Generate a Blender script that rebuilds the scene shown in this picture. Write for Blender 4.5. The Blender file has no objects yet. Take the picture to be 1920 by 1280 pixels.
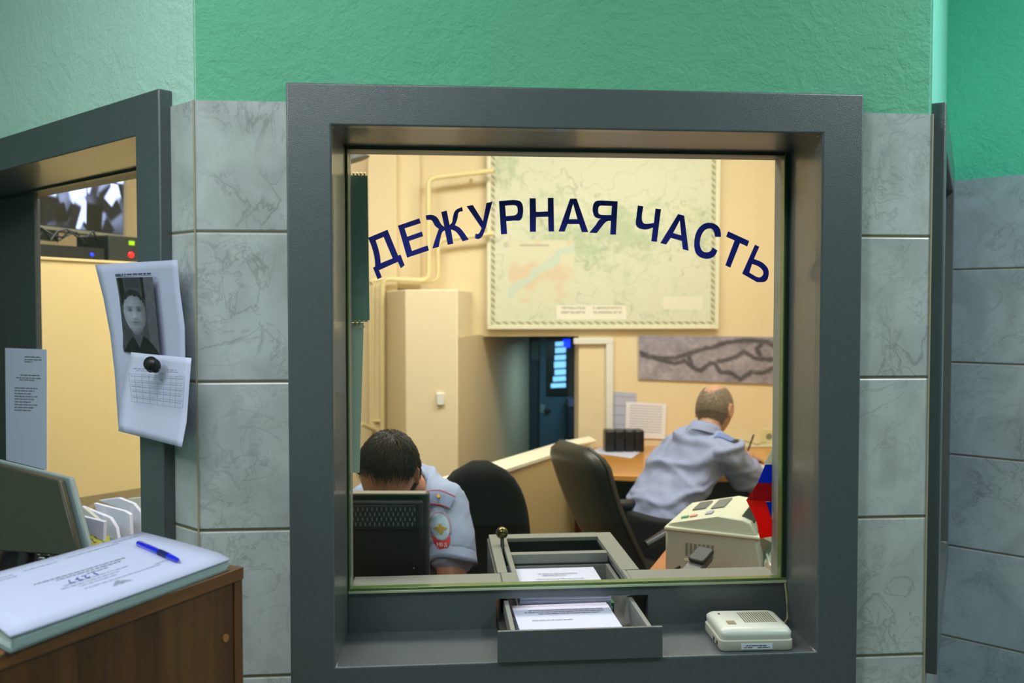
import bpy, bmesh, math, random
from math import *
from mathutils import Vector, Matrix, noise
from mathutils.bvhtree import BVHTree
from mathutils.geometry import tessellate_polygon
random.seed(7)
S = bpy.context.scene
COL = S.collection
V = Vector

# ------------------------------------------------------------------ camera
F = 1680.0; CAMY = -1.834; YAW = radians(4.8); PIT = atan(57 / F)
FW = V((sin(YAW) * cos(PIT), cos(YAW) * cos(PIT), -sin(PIT)))
RT = V((cos(YAW), -sin(YAW), 0)); UP = RT.cross(FW)
EYE = V((0, CAMY, 1.5))
FH = V((sin(YAW), cos(YAW), 0))
cd = bpy.data.cameras.new('camera'); cd.sensor_width = 36; cd.lens = F / 1920 * 36
cam = bpy.data.objects.new('camera', cd); COL.objects.link(cam)
mr = Matrix((RT, UP, -FW)).transposed().to_4x4(); mr.translation = EYE
cam.matrix_world = mr
cd.clip_start = 0.02
cd.dof.use_dof = True; cd.dof.focus_distance = 1.97; cd.dof.aperture_fstop = 3.6
S.camera = cam

# ------------------------------------------------------------------ world, exposure, lights
S.view_settings.view_transform = 'Standard'; S.view_settings.look = 'None'
S.view_settings.gamma = 1; S.view_settings.use_curve_mapping = False
S.view_settings.exposure = 0.0
wd = bpy.data.worlds.new('world'); S.world = wd; wd.use_nodes = True
wd.node_tree.nodes['Background'].inputs[0].default_value = (.8, .9, 1, 1)
wd.node_tree.nodes['Background'].inputs[1].default_value = .03
def area(name, loc, sx, sy, power, col, rot=(0, 0, 0)):
    l = bpy.data.lights.new(name, 'AREA'); l.shape = 'RECTANGLE'; l.size = sx; l.size_y = sy
    l.energy = power; l.color = col
    o = bpy.data.objects.new(name, l); COL.objects.link(o); o.location = loc; o.rotation_euler = rot
    return o
area('lobby_ceiling_lamp', (-.75, -1.25, 2.93), 1.2, .3, 35, (.90, .96, 1.0), (0, 0, .4))
area('lobby_left_fill', (-2.1, -1.3, 2.93), .3, 1.0, 24, (.92, .97, 1.0))  # unseen fill light added to brighten the left wall
area('lobby_far_lamp', (1.95, -.85, 2.93), .3, .9, 40, (.86, .97, 1.0))
area('duty_room_lamp', (-.35, 1.35, 2.93), 1.2, .6, 33, (1.0, .965, .90))
area('duty_room_desk_lamp', (1.15, 1.6, 2.93), 1.2, .6, 35, (1.0, .97, .92))
area('duty_room_side_fill', (-.95, 1.05, 2.93), .4, .4, 8, (1.0, .96, .88))  # unseen light placed to brighten the partition behind the left window
area('stair_lamp', (.95, 3.9, 1.30),   .2, .3, 3.6, (.45, .75, 1.0))

# ------------------------------------------------------------------ pixel helpers (calibration of measured positions)
def ray(px, py): return FW + RT * ((px - 960) / F) + UP * ((640 - py) / F)
def W(px, py, d): return EYE + ray(px, py) * d
def PLN(px, py, o, n):
    r = ray(px, py); return EYE + r * ((V(o) - EYE).dot(V(n)) / r.dot(V(n)))
def PY(px, py, y): return PLN(px, py, (0, y, 0), (0, 1, 0))
def PZ(px, py, z): return PLN(px, py, (0, 0, z), (0, 0, 1))
def ch(a, b, c=0): return RT * a + FH * b + V((0, 0, c))

# ------------------------------------------------------------------ materials
MATS = {}
def lin(c):
    return tuple((x / 12.92 if x <= .04045 else ((x + .055) / 1.055) ** 2.4) for x in c)
def mat(name, srgb=(.5, .5, .5), rough=.6, metal=0, bump=0, bscale=50, vary=0, vscale=8, emit=0, coat=0, spec=.5, trans=0, attr=False, stretch=(1, 1, 1)):
    if name in MATS: return MATS[name]
    m = bpy.data.materials.new(name); m.use_nodes = True; MATS[name] = m
    nt = m.node_tree; b = nt.nodes['Principled BSDF']; L = nt.links
    c = (*lin(srgb), 1)
    b.inputs['Base Color'].default_value = c; b.inputs['Roughness'].default_value = rough
    b.inputs['Metallic'].default_value = metal; b.inputs['Specular IOR Level'].default_value = spec
    if coat: b.inputs['Coat Weight'].default_value = coat; b.inputs['Coat Roughness'].default_value = .15
    tc = nt.nodes.new('ShaderNodeTexCoord'); mp = nt.nodes.new('ShaderNodeMapping'); mp.inputs['Scale'].default_value = stretch
    L.new(tc.outputs['Object'], mp.inputs['Vector'])
    if attr:
        at = nt.nodes.new('ShaderNodeVertexColor'); at.layer_name = 'Col'
        L.new(at.outputs['Color'], b.inputs['Base Color'])
        if emit: L.new(at.outputs['Color'], b.inputs['Emission Color']); b.inputs['Emission Strength'].default_value = emit
    else:
        if emit: b.inputs['Emission Color'].default_value = c; b.inputs['Emission Strength'].default_value = emit
    nz = nt.nodes.new('ShaderNodeTexNoise'); nz.inputs['Scale'].default_value = vscale; nz.inputs['Detail'].default_value = 6
    L.new(mp.outputs[0], nz.inputs['Vector'])
    if vary and not attr:
        mx = nt.nodes.new('ShaderNodeMix'); mx.data_type = 'RGBA'
        mx.inputs[6].default_value = (*[x * (1 - vary) for x in c[:3]], 1)
        mx.inputs[7].default_value = (*[min(1, x * (1 + vary)) for x in c[:3]], 1)
        L.new(nz.outputs['Fac'], mx.inputs[0]); L.new(mx.outputs[2], b.inputs['Base Color'])
    if bump:
        n2 = nt.nodes.new('ShaderNodeTexNoise'); n2.inputs['Scale'].default_value = bscale; n2.inputs['Detail'].default_value = 4
        L.new(mp.outputs[0], n2.inputs['Vector'])
        bp = nt.nodes.new('ShaderNodeBump'); bp.inputs['Strength'].default_value = bump; bp.inputs['Distance'].default_value = .01
        L.new(n2.outputs['Fac'], bp.inputs['Height']); L.new(bp.outputs[0], b.inputs['Normal'])
    return m

def plaster(name, srgb):
    m = mat(name, srgb, .72, vary=.07, vscale=5); nt = m.node_tree; L = nt.links; b = nt.nodes['Principled BSDF']
    tc = nt.nodes.new('ShaderNodeTexCoord')
    v = nt.nodes.new('ShaderNodeTexNoise'); v.inputs['Scale'].default_value = 13; v.inputs['Detail'].default_value = 5; v.inputs['Distortion'].default_value = 1.6
    v2 = nt.nodes.new('ShaderNodeTexNoise'); v2.inputs['Scale'].default_value = 90; v2.inputs['Detail'].default_value = 6; v2.inputs['Distortion'].default_value = .8
    L.new(tc.outputs['Object'], v.inputs['Vector']); L.new(tc.outputs['Object'], v2.inputs['Vector'])
    r = nt.nodes.new('ShaderNodeMapRange'); r.inputs[1].default_value = .42; r.inputs[2].default_value = .62
    L.new(v.outputs['Fac'], r.inputs[0])
    mu = nt.nodes.new('ShaderNodeMath'); mu.operation = 'MULTIPLY_ADD'
    L.new(r.outputs[0], mu.inputs[0]); mu.inputs[1].default_value = .45; L.new(v2.outputs['Fac'], mu.inputs[2])
    bp = nt.nodes.new('ShaderNodeBump'); bp.inputs['Strength'].default_value = .40; bp.inputs['Distance'].default_value = .006
    L.new(mu.outputs[0], bp.inputs['Height']); L.new(bp.outputs[0], b.inputs['Normal'])
    return m

def tile_mat(name, srgb, z0, h, x0=None, w=1):
    """marbled ceramic tile; grout lines in the material, rows along local z"""
    if name in MATS: return MATS[name]
    m = bpy.data.materials.new(name); m.use_nodes = True; MATS[name] = m
    nt = m.node_tree; b = nt.nodes['Principled BSDF']; L = nt.links; N = nt.nodes
    b.inputs['Roughness'].default_value = .28; b.inputs['Specular IOR Level'].default_value = .35
    tc = N.new('ShaderNodeTexCoord'); sp = N.new('ShaderNodeSeparateXYZ'); L.new(tc.outputs['Object'], sp.inputs[0])
    def M(op, a, bb=None, c=None):
        n = N.new('ShaderNodeMath'); n.operation = op
        for i, x in enumerate((a, bb, c)):
            if x is None: continue
            if isinstance(x, (int, float)): n.inputs[i].default_value = x
            else: L.new(x, n.inputs[i])
        return n.outputs[0]
    row = M('DIVIDE', M('SUBTRACT', sp.outputs[2], z0), h)
    fr = M('FRACT', row); d = M('MULTIPLY', M('MINIMUM', fr, M('SUBTRACT', 1.0, fr)), h)
    if x0 is not None:
        colm = M('DIVIDE', M('SUBTRACT', sp.outputs[0], x0), w); fx = M('FRACT', colm)
        d = M('MINIMUM', d, M('MULTIPLY', M('MINIMUM', fx, M('SUBTRACT', 1.0, fx)), w))
    tz = M('MULTIPLY', fr, h); rid = M('MULTIPLY', M('FLOOR', row), 3.7)
    cb = N.new('ShaderNodeCombineXYZ'); L.new(sp.outputs[0], cb.inputs[0]); L.new(M('ADD', sp.outputs[1], rid), cb.inputs[1]); L.new(tz, cb.inputs[2])
    def nz(scale, det, dist, rough=.5):
        n = N.new('ShaderNodeTexNoise'); n.inputs['Scale'].default_value = scale; n.inputs['Detail'].default_value = det
        n.inputs['Distortion'].default_value = dist; n.inputs['Roughness'].default_value = rough
        L.new(cb.outputs[0], n.inputs['Vector']); return n.outputs['Fac']
    v1 = M('ABSOLUTE', M('SUBTRACT', nz(5.5, 5, 1.2, .55), .5)); v2 = M('ABSOLUTE', M('SUBTRACT', nz(8.3, 5, 1.8, .6), .46))
    def mr_(x, a, c, lo, hi):
        n = N.new('ShaderNodeMapRange'); L.new(x, n.inputs[0])
        for i, q in zip((1, 2, 3, 4), (a, c, lo, hi)): n.inputs[i].default_value = q
        return n.outputs[0]
    vein = M('MULTIPLY', M('MAXIMUM', M('MULTIPLY', mr_(v1, 0, .018, 1, 0), .5), M('MULTIPLY', mr_(v2, 0, .022, 1, 0), .42)), mr_(nz(5, 2, 0), .36, .60, 0, 1))
    cloud = mr_(nz(7, 5, 1.0), .40, .66, 0, .42)
    fac = M('MINIMUM', M('ADD', vein, cloud), 1.0)
    c = lin(srgb)
    mx = N.new('ShaderNodeMix'); mx.data_type = 'RGBA'; L.new(fac, mx.inputs[0])
    mx.inputs[6].default_value = (*c, 1); mx.inputs[7].default_value = (*[x * .50 for x in c], 1)
    g = mr_(d, .0016, .0026, 1, 0)
    m2 = N.new('ShaderNodeMix'); m2.data_type = 'RGBA'; L.new(g, m2.inputs[0]); L.new(mx.outputs[2], m2.inputs[6])
    m2.inputs[7].default_value = (*lin((.46, .43, .33)), 1)
    L.new(m2.outputs[2], b.inputs['Base Color'])
    L.new(mr_(g, 0, 1, .25, .9), b.inputs['Roughness'])
    bp = N.new('ShaderNodeBump'); bp.inputs['Strength'].default_value = .8; bp.inputs['Distance'].default_value = .003
    L.new(mr_(d, .0008, .005, 0, 1), bp.inputs['Height']); L.new(bp.outputs[0], b.inputs['Normal'])
    return m

def wood(name, srgb, dark=.55, scale=6, stretch=(1, 1, .08), rough=.35, coat=.2):
    if name in MATS: return MATS[name]
    m = mat(name, srgb, rough, coat=coat); nt = m.node_tree; L = nt.links; b = nt.nodes['Principled BSDF']
    tc = nt.nodes.new('ShaderNodeTexCoord'); mp = nt.nodes.new('ShaderNodeMapping'); mp.inputs['Scale'].default_value = stretch
    L.new(tc.outputs['Object'], mp.inputs[0])
    n = nt.nodes.new('ShaderNodeTexNoise'); n.inputs['Scale'].default_value = scale * 6; n.inputs['Detail'].default_value = 8; n.inputs['Distortion'].default_value = .6; n.inputs['Roughness'].default_value = .6
    L.new(mp.outputs[0], n.inputs['Vector'])
    r = nt.nodes.new('ShaderNodeMapRange'); r.inputs[1].default_value = .35; r.inputs[2].default_value = .65; L.new(n.outputs['Fac'], r.inputs[0])
    mx = nt.nodes.new('ShaderNodeMix'); mx.data_type = 'RGBA'; c = lin(srgb)
    mx.inputs[6].default_value = (*c, 1); mx.inputs[7].default_value = (*[x * dark for x in c], 1)
    L.new(r.outputs[0], mx.inputs[0]); L.new(mx.outputs[2], b.inputs['Base Color'])
    return m

def glass_mat():
    m = bpy.data.materials.new('window_glass'); m.use_nodes = True; nt = m.node_tree; L = nt.links
    nt.nodes.remove(nt.nodes['Principled BSDF'])
    t = nt.nodes.new('ShaderNodeBsdfTransparent'); t.inputs[0].default_value = (.965, .985, .965, 1)
    g = nt.nodes.new('ShaderNodeBsdfGlossy'); g.inputs['Roughness'].default_value = .02
    fr = nt.nodes.new('ShaderNodeFresnel'); fr.inputs[0].default_value = 1.45
    mu = nt.nodes.new('ShaderNodeMath'); mu.operation = 'MULTIPLY'; L.new(fr.outputs[0], mu.inputs[0])
    ge = nt.nodes.new('ShaderNodeNewGeometry'); fb = nt.nodes.new('ShaderNodeMath'); fb.operation = 'SUBTRACT'; fb.inputs[0].default_value = 1.0; L.new(ge.outputs['Backfacing'], fb.inputs[1]); L.new(fb.outputs[0], mu.inputs[1])
    mx = nt.nodes.new('ShaderNodeMixShader'); L.new(mu.outputs[0], mx.inputs[0]); L.new(t.outputs[0], mx.inputs[1]); L.new(g.outputs[0], mx.inputs[2])
    L.new(mx.outputs[0], nt.nodes['Material Output'].inputs[0]); return m
GLASS = glass_mat()

METAL = mat('hammered_grey_paint', (.285, .315, .325), .36, metal=.0, bump=.22, bscale=560, spec=.8, vary=.12, vscale=260, coat=.5)
INMETAL = mat('smooth_grey_paint', (.50, .51, .49), .45, bump=.06, bscale=400, spec=.5)
GREEN = plaster('green_plaster', (.37, .68, .53)); GREEN_LIT = plaster('lit_green_plaster', (.68, .84, .77)); TURQ = plaster('turquoise_plaster', (.38, .80, .68)); TURQ_LIT = plaster('lit_turquoise_plaster', (.58, .92, .82))
TILE = tile_mat('marbled_tile', (.72, .745, .735), 1.058, .30)
TILEH = tile_mat('marbled_tile_hall', (.70, .75, .79), 1.038, .297)
CREAM = mat('cream_paint', (.91, .84, .69), .6, vary=.04, vscale=3, bump=.05, bscale=60)
CREAM2 = mat('pale_cream_paint', (.91, .85, .72), .6, vary=.03, vscale=3)
OCHRE = mat('ochre_cream_paint', (.95, .86, .63), .6, vary=.06, vscale=3)
PIPE = mat('cream_pipe_enamel', (.92, .86, .66), .3, coat=.3)
FLOORM = mat('grey_floor', (.42, .40, .38), .5, vary=.1)
WHITEC = mat('white_ceiling', (.86, .87, .85), .8)
PAPER = mat('white_paper', (.80, .81, .91), .7, vary=.02, vscale=20)
PAPER2 = mat('bluish_paper', (.72, .74, .84), .7)
INK = mat('printed_ink', (.30, .31, .38), .8)
INKP = mat('pale_printed_ink', (.55, .56, .64), .8)
BLUEINK = mat('blue_pen_ink', (.15, .2, .6), .7)
BLACKP = mat('black_plastic', (.075, .08, .08), .42, bump=.05, bscale=500)
DARKP = mat('dark_grey_plastic', (.16, .17, .17), .5)
BEIGEP = mat('beige_plastic', (.74, .74, .68), .45, vary=.03)
BEIGED = mat('beige_plastic_shade', (.62, .62, .56), .5)
WHITEP = mat('white_plastic', (.9, .9, .88), .4)
BLUEV = mat('navy_vinyl', (.04, .09, .54), .5)
SEAL = mat('green_glass_edge', (.33, .42, .22), .25, spec=.7)
SEALD = mat('dark_green_seal', (.10, .17, .10), .4)

# ------------------------------------------------------------------ objects
TM = {}
def setp(o, label=None, cat=None, group=None, kind=None):
    if label: o['label'] = label
    if cat: o['category'] = cat
    if group: o['group'] = group
    if kind: o['kind'] = kind
def thing(name, label, cat, M=None, group=None, kind=None):
    o = bpy.data.objects.new(name, None); COL.objects.link(o); o.empty_display_size = .05
    M = M if isinstance(M, Matrix) else Matrix.Translation(V(M or (0, 0, 0)))
    o.matrix_world = M; TM[o.name] = M.copy(); setp(o, label, cat, group, kind); return o
def frame(o, ex, ey=None, ez=(0, 0, 1)):
    ex = V(ex).normalized(); ez = V(ez).normalized()
    ey = V(ey).normalized() if ey is not None else ez.cross(ex).normalized()
    m = Matrix((ex, ey, ez)).transposed().to_4x4(); m.translation = V(o); return m

class MB:
    def __init__(s): s.v = []; s.f = []; s.m = []; s.col = None
    def add(s, vs, fs, mi=0, M=None):
        b = len(s.v); s.v += [(M @ V(v)) if M else V(v) for v in vs]
        s.f += [tuple(i + b for i in f) for f in fs]; s.m += [mi] * len(fs); return s
    def box(s, x0, x1, y0, y1, z0, z1, mi=0, M=None):
        vs = [(x, y, z) for z in (z0, z1) for y in (y0, y1) for x in (x0, x1)]
        return s.add(vs, [(0, 2, 3, 1), (4, 5, 7, 6), (0, 1, 5, 4), (2, 6, 7, 3), (0, 4, 6, 2), (1, 3, 7, 5)], mi, M)
    def prism(s, pts, off, mi=0, M=None):
        n = len(pts); pts = [V(p) for p in pts]; off = V(off)
        tri = tessellate_polygon([pts]); vs = pts + [p + off for p in pts]
        fs = [tuple(t) for t in tri] + [tuple(reversed([i + n for i in t])) for t in tri]
        fs += [(i, (i + 1) % n, (i + 1) % n + n, i + n) for i in range(n)]
        return s.add(vs, fs, mi, M)
    def plate(s, loops, off, mi=0):
        loops = [[V(p) for p in l] for l in loops]; off = V(off); fl = sum(loops, []); n = len(fl)
        tri = tessellate_polygon(loops); vs = fl + [p + off for p in fl]
        fs = [tuple(t) for t in tri] + [tuple(reversed([i + n for i in t])) for t in tri]
        b = 0
        for l in loops:
            k = len(l); fs += [(b + i, b + (i + 1) % k, b + (i + 1) % k + n, b + i + n) for i in range(k)]; b += k
        return s.add(vs, fs, mi)
    def loft(s, rings, mi=0, cap=True, closed=True):
        b = len(s.v); k = len(rings[0])
        for r in rings: s.v += [V(p) for p in r]
        for i in range(len(rings) - 1):
            for j in range(k if closed else k - 1):
                a = b + i * k + j; c = b + i * k + (j + 1) % k
                s.f.append((a, c, c + k, a + k)); s.m.append(mi)
        if cap:
            s.f.append(tuple(b + j for j in reversed(range(k)))); s.m.append(mi)
            e = b + (len(rings) - 1) * k; s.f.append(tuple(e + j for j in range(k))); s.m.append(mi)
        return s
    def ring(s, c, a, b_, n=16, p=2.0):
        out = []
        for i in range(n):
            t = 2 * pi * i / n; ct, st = cos(t), sin(t)
            out.append(V(c) + V(a) * (abs(ct) ** (2 / p) * (1 if ct >= 0 else -1)) + V(b_) * (abs(st) ** (2 / p) * (1 if st >= 0 else -1)))
        return out
    def tube(s, path, r, n=12, mi=0, cap=True):
        path = [V(p) for p in path]; rs = r if isinstance(r, (list, tuple)) else [r] * len(path)
        rings = []; pn = None
        for i, p in enumerate(path):
            t = (path[min(i + 1, len(path) - 1)] - path[max(i - 1, 0)]).normalized()
            if pn is None:
                pn = t.cross(V((0, 0, 1)) if abs(t.z) < .9 else V((1, 0, 0))).normalized()
            pn = (pn - t * pn.dot(t)).normalized(); bn = t.cross(pn)
            rings.append([p + pn * (rs[i] * cos(2 * pi * j / n)) + bn * (rs[i] * sin(2 * pi * j / n)) for j in range(n)])
        return s.loft(rings, mi, cap)
    def ell(s, c, r, n=20, m=12, mi=0, R=None):
        c = V(c); vs = []; fs = []
        for i in range(m + 1):
            ph = pi * i / m
            for j in range(n):
                t = 2 * pi * j / n; v = V((r[0] * sin(ph) * cos(t), r[1] * sin(ph) * sin(t), r[2] * cos(ph)))
                vs.append(c + (R @ v if R else v))
        for i in range(m):
            for j in range(n):
                a = i * n + j; b = i * n + (j + 1) % n; fs.append((a, a + n, b + n, b))
        s.add(vs, fs, mi); return s
    def build(s, name, mats, parent=None, world=False, bevel=0, seg=2, smooth=True, subd=0, cols=None, label=None, cat=None, group=None, kind=None, angle=40):
        me = bpy.data.meshes.new(name); vs = s.v; M = Matrix.Identity(4)
        if parent is not None:
            if world: inv = TM[parent.name].inverted(); vs = [inv @ v for v in vs]
        elif world:
            cx = sum(v.x for v in vs) / len(vs); cy = sum(v.y for v in vs) / len(vs); cz = min(v.z for v in vs)
            M = Matrix.Translation((cx, cy, cz)); inv = M.inverted(); vs = [inv @ v for v in vs]
        me.from_pydata([tuple(v) for v in vs], [], s.f); 
        mats = mats if isinstance(mats, (list, tuple)) else [mats]
        for m in mats: me.materials.append(m)
        for p, mi in zip(me.polygons, s.m): p.material_index = mi
        bm = bmesh.new(); bm.from_mesh(me)
        if cols is None: bmesh.ops.remove_doubles(bm, verts=bm.verts, dist=1e-6)
        if cols is None: bmesh.ops.recalc_face_normals(bm, faces=bm.faces)
        bm.to_mesh(me); bm.free()
        if cols is not None:
            ca = me.color_attributes.new('Col', 'FLOAT_COLOR', 'POINT')
            for i, c in enumerate(cols): ca.data[i].color = (*c, 1)
        if smooth:
            me.polygons.foreach_set('use_smooth', [True] * len(me.polygons))
            me.set_sharp_from_angle(angle=radians(angle))
        o = bpy.data.objects.new(name, me); COL.objects.link(o)
        if parent is not None:
            o.parent = parent
            par = TM.get(parent.name, Matrix.Identity(4)); TM[o.name] = par.copy()
        else: o.matrix_world = M; TM[o.name] = M.copy()
        if bevel:
            md = o.modifiers.new('bevel', 'BEVEL'); md.width = bevel; md.segments = seg; md.limit_method = 'ANGLE'; md.angle_limit = radians(50); md.harden_normals = False
        if subd:
            md = o.modifiers.new('sub', 'SUBSURF'); md.levels = subd; md.render_levels = subd
        setp(o, label, cat, group, kind); return o

def struct(name, mb, mats, M=None, **k):
    o = mb.build(name, mats, kind='structure', **k)
    if M: o.matrix_world = M; TM[o.name] = M.copy()
    return o

# ------------------------------------------------------------------ geometry frames
CLx, CRx = -.478, 1.049
MLw = frame((CLx, 0, 0), (.7071, -.7071, 0))                    # left booth wall, local x runs right, y inward
RD = V((.53, .848, 0)).normalized()
MRw = frame((CRx, 0, 0), RD)
HALL0 = V((CRx, 0, 0)) + RD * 1.105
HD = V((.69, -.72, 0)).normalized()
MHw = frame(HALL0, HD)
H = 3.0; TT = 1.917
def wall(name, M, x0, x1, hole, tile, plas, inner, th=.2, ph=.004):
    b = MB()
    def seg(a, c, z0, z1):
        if a >= c or z0 >= z1: return
        if z0 < TT < z1: seg(a, c, z0, TT); seg(a, c, TT, z1); return
        lo = z1 <= TT + 1e-6; y0 = 0 if lo else ph
        b.box(a, c, y0, th - .02, z0, z1, 0 if lo else 1); b.box(a, c, th - .02, th, z0, z1, 2)
    if hole:
        hx0, hx1, hz0, hz1 = hole
        seg(x0, hx0, 0, H); seg(hx1, x1, 0, H); seg(hx0, hx1, 0, hz0); seg(hx0, hx1, hz1, H)
    else: seg(x0, x1, 0, H)
    me = b.build(name, [tile, plas, inner], kind='structure', smooth=False)
    me.matrix_world = M; TM[me.name] = M.copy()
    return me
wall('wall_front', Matrix.Identity(4), CLx + .0, CRx, (-.23, .835, .76, 1.90), TILE, GREEN, CREAM)
wall('wall_left', MLw, -3.6, 0, (-1.67, -.150, .76, 1.90), TILE, GREEN_LIT, CREAM)  # upper plaster colour lightened to show this wall better lit
wall('wall_right', MRw, 0, 2.40, (.13, .97, .76, 1.90), TILE, TURQ_LIT, CREAM)  # strong light on this side is mixed into its paler plaster
wall('wall_hall', MHw, -.03, 4.2, None, TILEH, TURQ, CREAM, .1)
b = MB(); b.box(-3.2, 4.9, -4.2, 6.0, -.1, 0); struct('floor', b, FLOORM)
b = MB(); b.box(-3.2, 4.9, -4.2, 6.0, H, H + .1); struct('ceiling', b, WHITEC)
b = MB(); b.box(-3.2, -3.05, -4.2, 6.0, 0, H); struct('wall_lobby_left', b, GREEN_LIT)
b = MB(); b.box(-3.05, 4.9, -4.2, -4.05, 0, H); struct('wall_lobby_back', b, GREEN_LIT)
b = MB(); b.box(4.75, 4.9, -4.05, 6.0, 0, H); struct('wall_lobby_right', b, GREEN_LIT)
# narrow corner trims where tiles meet
b = MB(); b.box(-.0016, .0016, -.0016, .003, 0, TT); struct('trim_1', b, mat('grout_edge', (.60, .58, .48), .7), Matrix.Translation((CLx, -.001, 0)))
b = MB(); b.box(-.0016, .0016, -.0016, .003, 0, TT); struct('trim_2', b, MATS['grout_edge'], Matrix.Translation((CRx, -.001, 0)))

# duty room shell
BY = 3.05
HB = 1.362
b = MB(); b.box(.779, 2.42, BY, BY + .15, 0, H); b.box(-3.05, .779, BY, BY + .15, HB, H); b.box(-3.05, -.30, BY, BY + .15, 0, HB)
struct('wall_back', b, CREAM)
b = MB(); b.box(2.30, 2.42, 1.95, BY, 0, H); struct('wall_back_right', b, CREAM)
# boxed chase with slanted cheek, plus the shadowed side wall of the stair niche
p0 = W(858, 545, 4.35); p1 = W(760, 540, 4.35); p2 = W(721, 531, 4.75); p3 = W(992, 700, 6.4)
zt = 1.605
b = MB(); pts = [(p0.x, p0.y, 0), (p1.x, p1.y, 0), (p2.x, p2.y, 0), (p2.x, BY - .002, 0), (p0.x + .09, BY - .002, 0)]
b.prism(pts, (0, 0, zt)); struct('wall_chase', b, CREAM2, bevel=.006)
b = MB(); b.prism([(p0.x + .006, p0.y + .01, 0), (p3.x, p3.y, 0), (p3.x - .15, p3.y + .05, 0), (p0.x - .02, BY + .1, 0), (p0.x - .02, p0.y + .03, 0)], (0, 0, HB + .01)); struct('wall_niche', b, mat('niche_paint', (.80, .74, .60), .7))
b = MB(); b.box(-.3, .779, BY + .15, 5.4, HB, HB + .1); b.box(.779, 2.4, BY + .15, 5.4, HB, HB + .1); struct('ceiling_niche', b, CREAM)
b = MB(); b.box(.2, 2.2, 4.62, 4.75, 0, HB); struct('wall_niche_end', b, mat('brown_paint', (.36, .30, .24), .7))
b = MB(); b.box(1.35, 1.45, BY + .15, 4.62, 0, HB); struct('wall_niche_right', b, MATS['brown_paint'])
# vertical chases above
for i, (a, c, dy) in enumerate([(690, 744, .10), (744, 788, .05)]):
    xa = PY(a, 400, BY - dy).x; xc = PY(c, 400, BY - dy).x
    b = MB(); b.box(xa, xc, BY - dy, BY - .001, 0 if i == 0 else 1.62, H - .01); struct('trim_%d' % (i + 3), b, CREAM, bevel=.004)
# stair parapet with white cap
c0 = V((-.05, 1.36, 0)); c1 = V((.735, 2.56, 0)); dd = (c1 - c0).normalized(); nn = V((dd.y, -dd.x, 0))
b = MB(); b.box(0, (c1 - c0).length, -.01, .10, 0, .83, M=frame(c0, dd)); b.build('x', CREAM2) if False else None
par = struct('wall_parapet', b, mat('parapet_paint', (.80, .70, .50), .6))
b = MB(); b.box(0, (c1 - c0).length + .02, -.02, .115, .83, .85, M=frame(c0, dd)); struct('trim_5', b, mat('white_cap', (.93, .91, .82), .4), bevel=.004)

# partition behind left window
q0 = W(58, 480, 3.30); q1 = W(262, 490, 3.72); pd = V((q1.x - q0.x, q1.y - q0.y, 0)).normalized()
MP = frame((q0.x, q0.y, 0), pd); PZT = q0.z
b = MB(); b.box(-.16, .74, 0, .30, 0, PZT - .012); b.box(-.165, .75, -.008, .30, PZT - .012, PZT)
pt = struct('wall_partition', b, OCHRE, MP, bevel=.003)

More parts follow.
